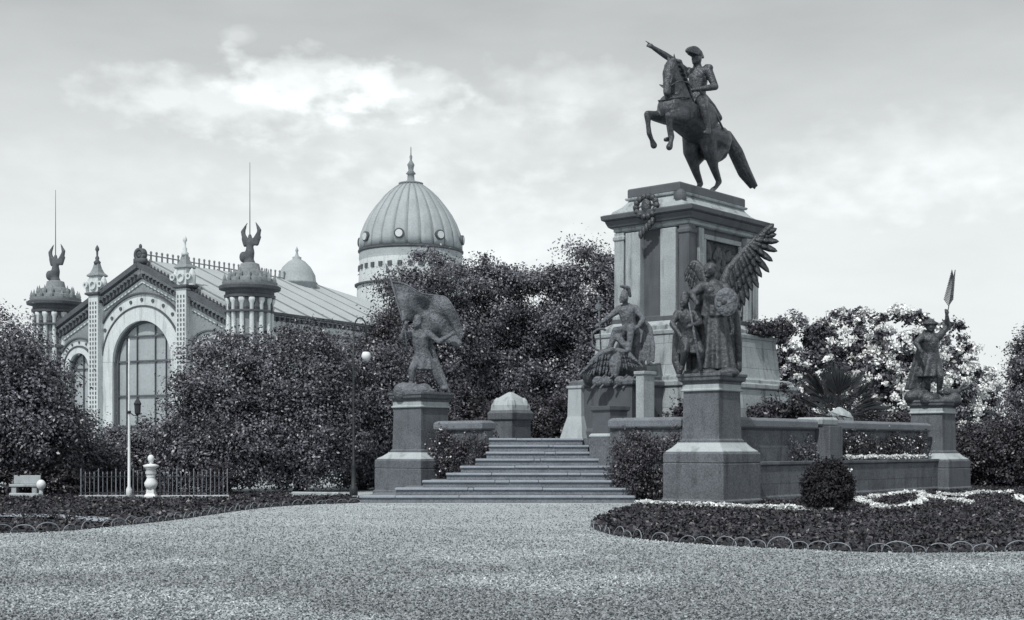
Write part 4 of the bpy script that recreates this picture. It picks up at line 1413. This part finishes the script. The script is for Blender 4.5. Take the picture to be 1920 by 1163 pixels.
fr.obj('fronds', mat('palm fronds', .045, .3, 2, 9, .5, 0), pr_)

# ------------------------------------------------------------------ left side furniture
# street lamp
x, y, _ = T(663, 43.0)
lp = empty('street_lamp', (x, y, 0))
lp.scale = (1.06, 1.06, 1.06)
tag(lp, 'slender dark street lamp with hooked arm and white globe', 'street lamp')
mb = MB()
mb.lathe([(.13, 0), (.13, .25), (.08, .32), (.06, .9), (.075, .95), (.04, 1.02), (.035, 4.0), (.03, 5.1)], 12)
mb.obj('post', M_IRON, lp, smooth=True)
mb = MB()
mb.tube([(0, 0, 5.05)] + [(.2 - .2 * math.cos(R(a)), 0, 5.1 + .42 * math.sin(R(a))) for a in range(10, 171, 20)] + [(.4, 0, 4.75)], .022, 8)
mb.tube([(.4, 0, 4.75), (.4, 0, 4.5)], .012, 6)
mb.obj('arm', M_IRON, lp, smooth=True)
mb = MB()
mb.ell((.39, 0, 4.33), (.145, .145, .16))
gl_ = mb.obj('globe', M_WHITE, lp, smooth=True)
MB().lathe([(.1, 4.47), (.06, 4.53), (.02, 4.56)], 12, .39, 0).obj('cap', M_IRON, lp, smooth=True)

# white pole with a dark lantern bracket
x, y, _ = T(242, 39.9)
wp = empty('white_pole', (x, y, 0))
tag(wp, 'tall slim white pole by the railing, in front of the pavilion', 'pole')
MB().lathe([(.09, 0), (.09, .3), (.045, .4), (.034, 2.5), (.026, 4.4), (.015, 4.9)], 12).obj('shaft', M_WHITE, wp, smooth=True)
MB().lathe([(.06, 2.62), (.06, 2.7)], 12).obj('collar', M_IRON, wp, smooth=True)
mb = MB()
mb.lathe([(.02, 2.55), (.09, 2.62), (.1, 2.86), (.12, 2.92), (.03, 3.08)], 8, .26, 0)
mb.tube([(0, 0, 2.66), (.14, 0, 2.56), (.26, 0, 2.56)], .018, 6)
mb.obj('lantern', M_IRON, wp)

# iron railing in two runs, stone gatepost between
for (p0, p1, lab) in ((148, 270, 'low iron railing left of the white gatepost'), (296, 430, 'low iron railing right of the white gatepost')):
    a, b = Vector(T(p0, 39.9)), Vector(T(p1, 40.2))
    d = b - a
    r = empty('iron_railing', (a + b) / 2, math.atan2(d.y, d.x))
    tag(r, lab, 'railing', 'iron railings by the gatepost')
    ln = d.length
    MB().rect([(0, 0), (0, .1), (-.02, .12)], ln / 2, .09).obj('kerb', M_GRANITE_L, r, bevel=.01)
    pk = MB()
    n = int(ln / .13)
    for k in range(n + 1):
        xx = -ln / 2 + .06 + (ln - .12) * k / n
        hh = .78 if k % 4 else .88
        pk.tube([(xx, 0, .1), (xx, 0, hh)], .011 if k % 4 else .018, 5)
        pk.lathe([(.005, hh - .02), (.022, hh), (.002, hh + .07)], 5, xx, 0)
    pk.obj('pickets', M_WIRE, r)
    q = MB()
    q.box(0, 0, .68, ln, .03, .025)
    q.box(0, 0, .2, ln, .03, .025)
    q.obj('rail', M_IRON, r)
x, y, _ = T(283, 39.7)
gp = empty('stone_gatepost', (x, y, 0))
tag(gp, 'white stone gatepost with round ball finial between the railings', 'gatepost')
MB().lathe([(.24, 0), (.24, .12), (.17, .18), (.16, .3)], 4, M=Matrix.Rotation(R(45), 4, 'Z')).obj('foot', M_WHITE, gp, bevel=.01)
MB().lathe([(.13, .3), (.19, .42), (.2, .5), (.13, .62), (.12, .68), (.15, .72)], 14).obj('baluster', M_WHITE, gp, smooth=True)
MB().lathe([(.13, .72), (.17, .8), (.14, .92), (.22, .98), (.24, 1.04), (.1, 1.08)], 14).obj('capital', M_WHITE, gp, smooth=True)
mb = MB()
mb.ell((0, 0, 1.24), (.1, .1, .12))
mb.lathe([(.05, 1.06), (.04, 1.16)], 10)
mb.obj('ball_finial', M_WHITE, gp, smooth=True)
# pale stone bench and ball bollard at the far left
x, y, _ = T(48, 41.2)
bn = empty('stone_bench', (x, y, 0))
bn.scale = (.85, .85, .85)
tag(bn, 'small pale stone bench under the left edge tree', 'bench')
MB().box(0, 0, .45, 1.1, .4, .1).obj('seat', M_GRANITE_L, bn, bevel=.02)
for sx in (-1, 1):
    MB().rect([(.03, 0), (.03, .06), (0, .1), (0, .4)], .09, .16, sx * .38, 0).obj('leg', M_GRANITE_L, bn, bevel=.01)
MB().box(0, .19, .66, 1.0, .07, .32).obj('backrest', M_GRANITE_L, bn, bevel=.02)
x, y, _ = T(77, 40.6)
bo = empty('ball_bollard', (x, y, 0))
tag(bo, 'short stone bollard topped with a pale ball, beside the bench', 'bollard')
MB().lathe([(.1, 0), (.07, .08), (.05, .28)], 12).obj('stem', M_GRANITE_L, bo, smooth=True)
q = MB()
q.ell((0, 0, .42), (.14, .14, .16))
q.obj('ball', M_WHITE, bo, smooth=True)
for (p0, p1, yy, lab) in ((82, 140, 926, 'short pale kerb left of the railing'), (548, 636, 931.5, 'short pale kerb just left of the lamp'), (20, 75, 934, 'short pale kerb in front of the bench')):
    g0, g1 = G(p0, yy), G(p1, yy + 1)
    d = Vector((*g1, 0)) - Vector((*g0, 0))
    q = MB()
    q.rect([(0, 0), (0, .14), (-.02, .16)], d.length / 2, .08)
    o = q.obj('garden_kerb', M_GRANITE_L, None, bevel=.01, loc=((g0[0] + g1[0]) / 2, (g0[1] + g1[1]) / 2, 0), rz=math.atan2(d.y, d.x))
    tag(o, lab, 'kerb', 'pale kerbs of the left-hand garden')

# ------------------------------------------------------------------ pavilion
PD = 120.0
pv = empty('pavilion', ((268 - 960) / F * PD, PD, 0), R(-30))
tag(pv, 'ornate exhibition pavilion with great arched window, turrets and ribbed dome', 'pavilion')


def roofz(s):
    return 18.0 - .47 * abs(s)


OPEN = [(0, 9.5, 3.7), (-8.2, 9.2, 1.3), (8.2, 9.2, 1.3)]


def opening(s):
    for (c, z, r) in OPEN:
        if abs(s - c) < r:
            return z + math.sqrt(r * r - (s - c) ** 2)
    return 0


wl = MB()
xs = sorted(set([-11.0 + .2 * i for i in range(111)] + [c + sg * r for (c, z, r) in OPEN for sg in (-1, 1)]))
eps = 1e-4
for (a, b) in zip(xs, xs[1:]):
    za, zb_ = opening(a + eps), opening(b - eps)
    wl.add([(a, 0, za), (b, 0, zb_), (b, 0, roofz(b)), (a, 0, roofz(a))], [(0, 1, 2, 3)])
    if za > 0 or zb_ > 0:
        wl.add([(a, 0, za), (b, 0, zb_), (b, .7, zb_), (a, .7, za)], [(3, 2, 1, 0)])
for (c, z, r) in OPEN:
    for sg in (-1, 1):
        wl.add([(c + sg * r, 0, 0), (c + sg * r, .7, 0), (c + sg * r, .7, z), (c + sg * r, 0, z)], [(0, 1, 2, 3)])
wl.obj('facade_wall', M_PAV_M, pv)
for (c, z, r) in OPEN:
    q = MB()
    big = r > 2
    r2 = r + (1.25 if big else .55)
    q.arc(c, z, r - .02, r2, -.22, .05, 0, 180, 32)
    for sg in (-1, 1):
        q.box(c + sg * (r + r2) / 2, -.085, z / 2 - .01, r2 - r, .27, z - .02)
    ar = q.obj('archivolt', M_PAV, pv)
    q = MB()
    q.arc(c, z, r2 + .02, r2 + .14, -.3, .02, 0, 180, 32)
    r3 = r2 + (1.15 if big else .75)
    q.arc(c, z, r3 + .02, r3 + .16, -.3, .02, 22 if big else 0, 158 if big else 180, 32)
    q.obj('dark_moulding', M_PAV_D, pv)
    q = MB()
    q.arc(c, z, r2 + .15, r3, -.12, .04, 8 if big else 0, 172 if big else 180, 32)
    q.obj('arch_band', M_PAV, pv)
    nr = 11 if big else 7
    for k in range(nr):
        a = R(18 + 144 * k / (nr - 1))
        rr_ = (r2 + .15 + r3) / 2
        q = MB()
        q.lathe([(.17 if big else .11, -.17), (.17 if big else .11, -.1)], 10, M=Matrix.Translation((c + rr_ * math.cos(a), 0, z + rr_ * math.sin(a))) @ Matrix.Rotation(R(90), 4, 'X') @ Matrix.Translation((0, 0, .3)))
        q.obj('roundel', M_PAV_D, pv)
    # glazing with its bars
    q = MB()
    n = 24
    vs = [(c - r, .5, 0), (c + r, .5, 0)] + [(c + r * math.cos(PI * i / n), .5, z + r * math.sin(PI * i / n)) for i in range(n + 1)]
    q.add(vs, [tuple(range(len(vs)))])
    gw = q.obj('arched_window', M_GLASS, pv)
    q = MB()
    if big:
        for s_x in (-1.15, 1.15):
            q.box(c + s_x, .42, (z + 3.4) / 2, .1, .12, z + 3.4)
        for s_x in (-2.5, 2.5):
            q.box(c + s_x, .42, (z + 2.7) / 2, .08, .12, z + 2.7)
        for zz, ww in ((z + .0, 7.3), (z + 2.3, 5.6), (z - 3.2, 7.3), (z - 6, 7.3)):
            q.box(c, .41, zz, ww, .13, .16)
        q.arc(c, z, r - .22, r, .3, .5, 0, 180, 32)
        for sg in (-1, 1):
            q.box(c + sg * (r - .11), .4, z / 2, .22, .2, z)
    else:
        q.box(c, .42, (z + r) / 2, .08, .12, z + r)
        q.box(c, .41, z - .2, 2 * r, .13, .1)
        q.arc(c, z, r - .14, r, .3, .5, 0, 180, 20)
    q.obj('glazing_bars', M_PAV_D, gw)
# gable copings: stacked dark and pale raking bands
for sg in (-1, 1):
    for (off_, th, m__, nm, dp) in ((0.25, .45, M_PAV_D, 'raking_cornice', 1.0), (-.28, .5, M_PAV, 'raking_band', .5), (-.72, .3, M_PAV_D, 'raking_moulding', .55), (-1.15, .32, M_PAV, 'raking_band', .3)):
        q = MB()
        q.bar((sg * -.0, -dp / 2 + .2, 18.0 + off_), (sg * 11.2, -dp / 2 + .2, roofz(11.2) + off_), dp, th)
        # bar's cross axes: fix by rotating into plan
        o = q.obj(nm, m__, pv)
    q = MB()
    for k in range(24):
        s_ = .5 + k * .45
        q.box(sg * s_, -.52, roofz(s_) - .50, .2, .35, .26)
    q.obj('dentils', M_PAV_D, pv)
    q = MB()
    for k in range(26):
        s_ = .4 + k * .42
        q.ell((sg * s_, -.2, roofz(s_) + .62), (.1, .1, .2), None, 6)
    q.obj('cresting', M_PAV_D, pv)
# apex medallion
q = MB()
q.arc(0, 19.2, .36, .62, -.55, -.05, 0, 360, 20)
q.arc(0, 19.2, 0.02, .3, -.5, -.1, 0, 360, 14)
q.box(0, -.3, 18.6, 1.2, .6, .5)
q.ell((0, -.3, 19.95), (.15, .15, .25))
q.obj('apex_medallion', M_PAV_D, pv, smooth=True)
# piers with aedicules
for sg in (-1, 1):
    x0 = sg * 5.55
    q = MB()
    q.rect([(0, 0), (0, 15.7)], .62, .5, x0, -.35)
    ps = q.obj('pier', M_PAV, pv)
    q = MB()
    for k in (-1, 0, 1):
        for zz in np.arange(2, 15.4, .42):
            q.box(x0 + k * .36, -.87, float(zz), .12, .05, .24)
    q.obj('pier_studs', M_PAV_D, ps)
    q = MB()
    q.rect([(.0, 15.7), (.25, 15.85), (.25, 16.0), (.1, 16.05)], .62, .5, x0, -.35)
    q.obj('aedicule_sill', M_PAV_D, ps)
    q = MB()
    q.rect([(.02, 17.5), (.14, 17.6), (.1, 17.7), (-.1, 17.9), (-.25, 18.3), (-.36, 18.8), (-.42, 18.9)], .62, .5, x0, -.35)
    q.obj('aedicule_cornice', M_PAV_M, ps)
    q = MB()
    q.rect([(-.05, 16.05), (-.05, 17.5)], .62, .5, x0, -.35)
    for k in (-1, 1):
        q.lathe([(.3, 16.0), (.34, 16.5), (.34, 16.9), (.2, 17.3), (.05, 17.5)], 10, x0 + k * .95, -.45)
        q.arc(x0 + k * .95, 16.75, .16, .3, -1.0, -.8, 0, 360, 14)
    q.arc(x0, 16.7, .3, .42, -.98, -.8, 0, 360, 20)
    q.obj('aedicule', M_PAV, ps)
    q = MB()
    q.lathe([(.28, 18.7), (.34, 18.9), (.16, 19.1), (.2, 19.3), (.09, 19.5), (.1, 19.9), (.19, 20.05), (.17, 20.25), (.03, 20.5)], 10, x0, -.35)
    q.obj('finial', M_PAV_D if sg < 0 else M_PAV, ps, smooth=True)


# turrets with stepped cap, winged figure and flagpole
def turret(s):
    x0, y0 = s, .6
    q = MB()
    q.lathe([(1.75, -1), (1.75, 14.4)], 24, x0, y0)
    t0 = q.obj('turret', M_PAV_M, pv, smooth=False, loc=(0, 0, 1.0))
    q = MB()
    for k in range(14):
        a = 2 * PI * k / 14 + .13
        q.lathe([(.24, -1), (.24, 10.4), (.2, 10.5), (.2, 13.0), (.3, 13.2), (.34, 13.5)], 8, x0 + 1.88 * math.cos(a), y0 + 1.88 * math.sin(a))
    q.obj('turret_columns', M_PAV, t0, smooth=True)
    q = MB()
    for k in range(14):
        a = 2 * PI * k / 14 + .13 + PI / 14
        q.lathe([(.2, 12.4), (.28, 12.7), (.2, 13.1), (.24, 13.5)], 6, x0 + 1.86 * math.cos(a), y0 + 1.86 * math.sin(a))
    q.lathe([(2.2, 13.55), (2.24, 13.8), (2.12, 13.85), (2.12, 14.2), (2.65, 14.3), (2.7, 14.55), (2.45, 14.7)], 32, x0, y0)
    q.lathe([(2.12, 12.25), (2.2, 12.3), (2.2, 12.42), (2.12, 12.46)], 32, x0, y0)
    q.lathe([(2.02, 10.0), (2.12, 10.1), (2.12, 10.3), (2.02, 10.4)], 24, x0, y0)
    q.obj('turret_cornice', M_PAV_D, t0)
    q = MB()
    q.lathe([(2.35, 14.7), (2.4, 14.95), (2.0, 15.0), (1.95, 15.3), (1.5, 15.4), (1.35, 15.9), (.95, 16.0), (.8, 16.6), (.5, 16.7)], 28, x0, y0)
    for k in range(14):
        a = 2 * PI * k / 14
        q.lathe([(.14, 14.95), (.17, 15.2), (.05, 15.55), (.01, 15.7)], 5, x0 + 2.2 * math.cos(a), y0 + 2.2 * math.sin(a))
        q.lathe([(.13, 15.3), (.16, 15.6), (.05, 16.0), (.01, 16.15)], 5, x0 + 1.65 * math.cos(a), y0 + 1.65 * math.sin(a))
    q.obj('turret_cap', M_PAV_M, t0)
    q = MB()
    q.lathe([(.55, 16.6), (.35, 17.0), (.42, 17.6), (.28, 18.3), (.22, 18.5)], 12, x0, y0)
    q.chain([((x0, y0, 18.4), .3), ((x0, y0, 18.8), .2), ((x0, y0, 19.1), .16)])
    for sg in (-1, 1):
        for k in range(6):
            q.chain([((x0 + sg * .15, y0 + .1, 18.4), .17), ((x0 + sg * (.7 + .06 * k), y0 + .15, 18.3 + .24 * k), .17), ((x0 + sg * (.6 + .12 * (4 - k)), y0 + .2, 18.9 + .27 * k), .07)], 7)
    q.ell((x0 - .5, y0 - .3, 17.2), (.35, .35, .5))
    q.obj('winged_figure', M_PAV_D, t0, remesh=.09)
    q = MB()
    q.tube([(x0, y0, 18.6), (x0, y0, 25.5)], [.05, .02], 6)
    q.obj('flagpole', M_PAV_D, t0)


turret(-12.3)
turret(12.3)
# nave roof with hipped far end, side walls
q = MB()
RZ = 19.3
q.add([(-12, .4, 13.2), (0, .4, RZ - .5), (12, .4, 13.2), (-12, 38, 14.3), (12, 38, 14.3), (0, 25, RZ)], [(0, 3, 5, 1), (1, 5, 4, 2), (3, 4, 5), (0, 1, 2)])
q.obj('nave_roof', M_ROOF, pv)
q = MB()
for k in range(9):
    t = k / 8
    y1 = .8 + 24 * t
    q.bar((0, y1, RZ - .48 + .48 * t + .06), (12.05, y1 + .1, 13.2 + 1.1 * y1 / 38 + .08), .1, .1)
q.obj('roof_ribs', M_PAV_M, pv)
q = MB()
for k in range(34):
    y1 = 1 + k * .7
    q.box(0, y1, RZ - .2 + .5 * y1 / 25, .12, .12, .7)
    q.ell((0, y1, RZ + .25 + .5 * y1 / 25), (.12, .12, .14), None, 6)
q.box(0, 12.5, RZ + .0, .08, 24, .1)
q.obj('ridge_cresting', M_PAV_M, pv)
q = MB()
q.box(11.9, 19, 6.9, .5, 37, 13.4)
q.box(-11.9, 19, 6.5, .5, 37, 13)
q.obj('side_wall', M_PAV, pv)
q = MB()
q.box(12.2, 19, 13.55, .7, 37, .25)
q.box(12.2, 19, 12.1, .5, 37, .2)
for k in range(52):
    q.box(12.3, 1.5 + .7 * k, 13.1, .5, .26, .4)
q.obj('side_cornice', M_PAV_D, pv)
q = MB()
for k in range(8):
    y1 = 5 + 4.2 * k
    q.arc(0, 0, 1.2, 1.5, -.15, .05, 0, 180, 16)
    for i in range(len(q.v) - 68, len(q.v)):
        X, Y, Z_ = q.v[i]
        q.v[i] = (12.2 - Y, y1 + X, 9.8 + Z_)
q.obj('side_arches', M_PAV_M, pv)
# little cupola on the ridge
q = MB()
q.lathe([(2.1, 18.0), (2.1, 18.9), (2.25, 19.0), (2.05, 19.15), (1.95, 19.9), (1.5, 20.7), (.9, 21.3), (.45, 21.55), (.5, 21.75), (.2, 21.9), (.1, 22.3), (.18, 22.5), (.02, 22.9)], 32, 0, 22, wob=lambda a, z: 1 - .04 * abs(math.sin(8 * a)))
q.obj('cupola', M_DOME, pv, smooth=True)
# the big dome
DX, DY = 0.0, 43.4
k_ = 15.55


def zz(py):
    return 1.6 + (838 - py) / k_


q = MB()
q.lathe([(6.75, 0), (6.75, zz(605)), (6.6, zz(600)), (6.45, zz(540))], 48, DX, DY)
q.lathe([(6.3, zz(535)), (6.15, zz(492)), (6.25, zz(488))], 48, DX, DY)
dr = q.obj('drum', M_PAV, pv, smooth=False)
q = MB()
q.lathe([(6.5, zz(540)), (6.75, zz(539)), (6.75, zz(536)), (6.4, zz(535))], 48, DX, DY)
q.lathe([(6.2, zz(477)), (6.35, zz(475)), (6.35, zz(472)), (6.1, zz(471))], 48, DX, DY)
q.lathe([(6.7, zz(600)), (6.95, zz(598)), (6.9, zz(595)), (6.5, zz(594))], 48, DX, DY)
q.obj('drum_mouldings', M_PAV_D, dr)
q = MB()
q.lathe([(6.25, zz(488)), (6.2, zz(477))], 48, DX, DY)
q.obj('drum_band', M_DOME, dr)
for k in range(32):
    q = MB()
    a = 2 * PI * k / 32
    M_ = Matrix.Translation((DX + 6.2 * math.cos(a), DY + 6.2 * math.sin(a), zz(506))) @ Matrix.Rotation(a, 4, 'Z')
    q.box(0, 0, 0, .3, .5, .55, M=M_)
    q.obj('drum_window', M_PAV_D, dr)
prof = [(97, 471), (97, 456), (94, 440), (87, 422), (78, 405), (66, 388), (52, 371), (41, 361), (29, 352), (19, 346)]
q = MB()
q.lathe([(p_ / k_, zz(y_)) for p_, y_ in prof], 288, DX, DY, wob=lambda a, z: 1 - .045 * (1 - abs(math.sin(12 * a))) ** 2.5)
dm = q.obj('dome', M_DOME, pv, smooth=True)
q = MB()
for k in range(24):
    a = 2 * PI * k / 24
    pts = []
    for p_, y_ in prof:
        rr_ = p_ / k_ * .96
        pts.append((DX + rr_ * math.cos(a), DY + rr_ * math.sin(a), zz(y_)))
    q.tube(pts, .12, 6)
q.obj('dome_ribs', M_PAV_M, dm, smooth=True)
for k in range(8):
    # eight round windows; the camera sees the drum from roughly local -y
    a = R(-90 + 22 + 45 * k)
    M_ = Matrix.Translation((DX + 6.22 * math.cos(a), DY + 6.22 * math.sin(a), zz(453))) @ Matrix.Rotation(a, 4, 'Z') @ Matrix.Rotation(R(90), 4, 'Y')
    q = MB()
    q.lathe([(.6, -.2), (.61, .2), (.5, .26), (.48, .1)], 18, M=M_)
    wf = q.obj('round_window', M_PAV_D, dm, smooth=False)
    q = MB()
    q.lathe([(.44, .1), (.44, .3)], 16, M=M_)
    q.obj('pane', M_PAV, wf)
q = MB()
q.lathe([(1.45, zz(347)), (1.5, zz(344)), (1.0, zz(342)), (.45, zz(339)), (.4, zz(328)), (.6, zz(326)), (.3, zz(320)), (.35, zz(314)), (.45, zz(309)), (.2, zz(303)), (.12, zz(300)), (.18, zz(294)), (.07, zz(290)), (.06, zz(277)), (.02, zz(275))], 20, DX, DY)
q.obj('spire', M_PAV_M, dm, smooth=True)
# far wing beyond the dome and the small arched porch at its foot
q = MB()
q.box(8, 44, 5, 16, 14, 10.5)
q.obj('cross_wing', M_PAV, pv)
q = MB()
q.lathe([(2.6, 0), (2.6, 11.2), (2.8, 11.4), (2.5, 11.6), (2.3, 12.6), (1.6, 13.6), (.7, 14.2), (.1, 14.6)], 24, 11.2, 33.0)
q.obj('porch_turret', M_PAV, pv, smooth=False)
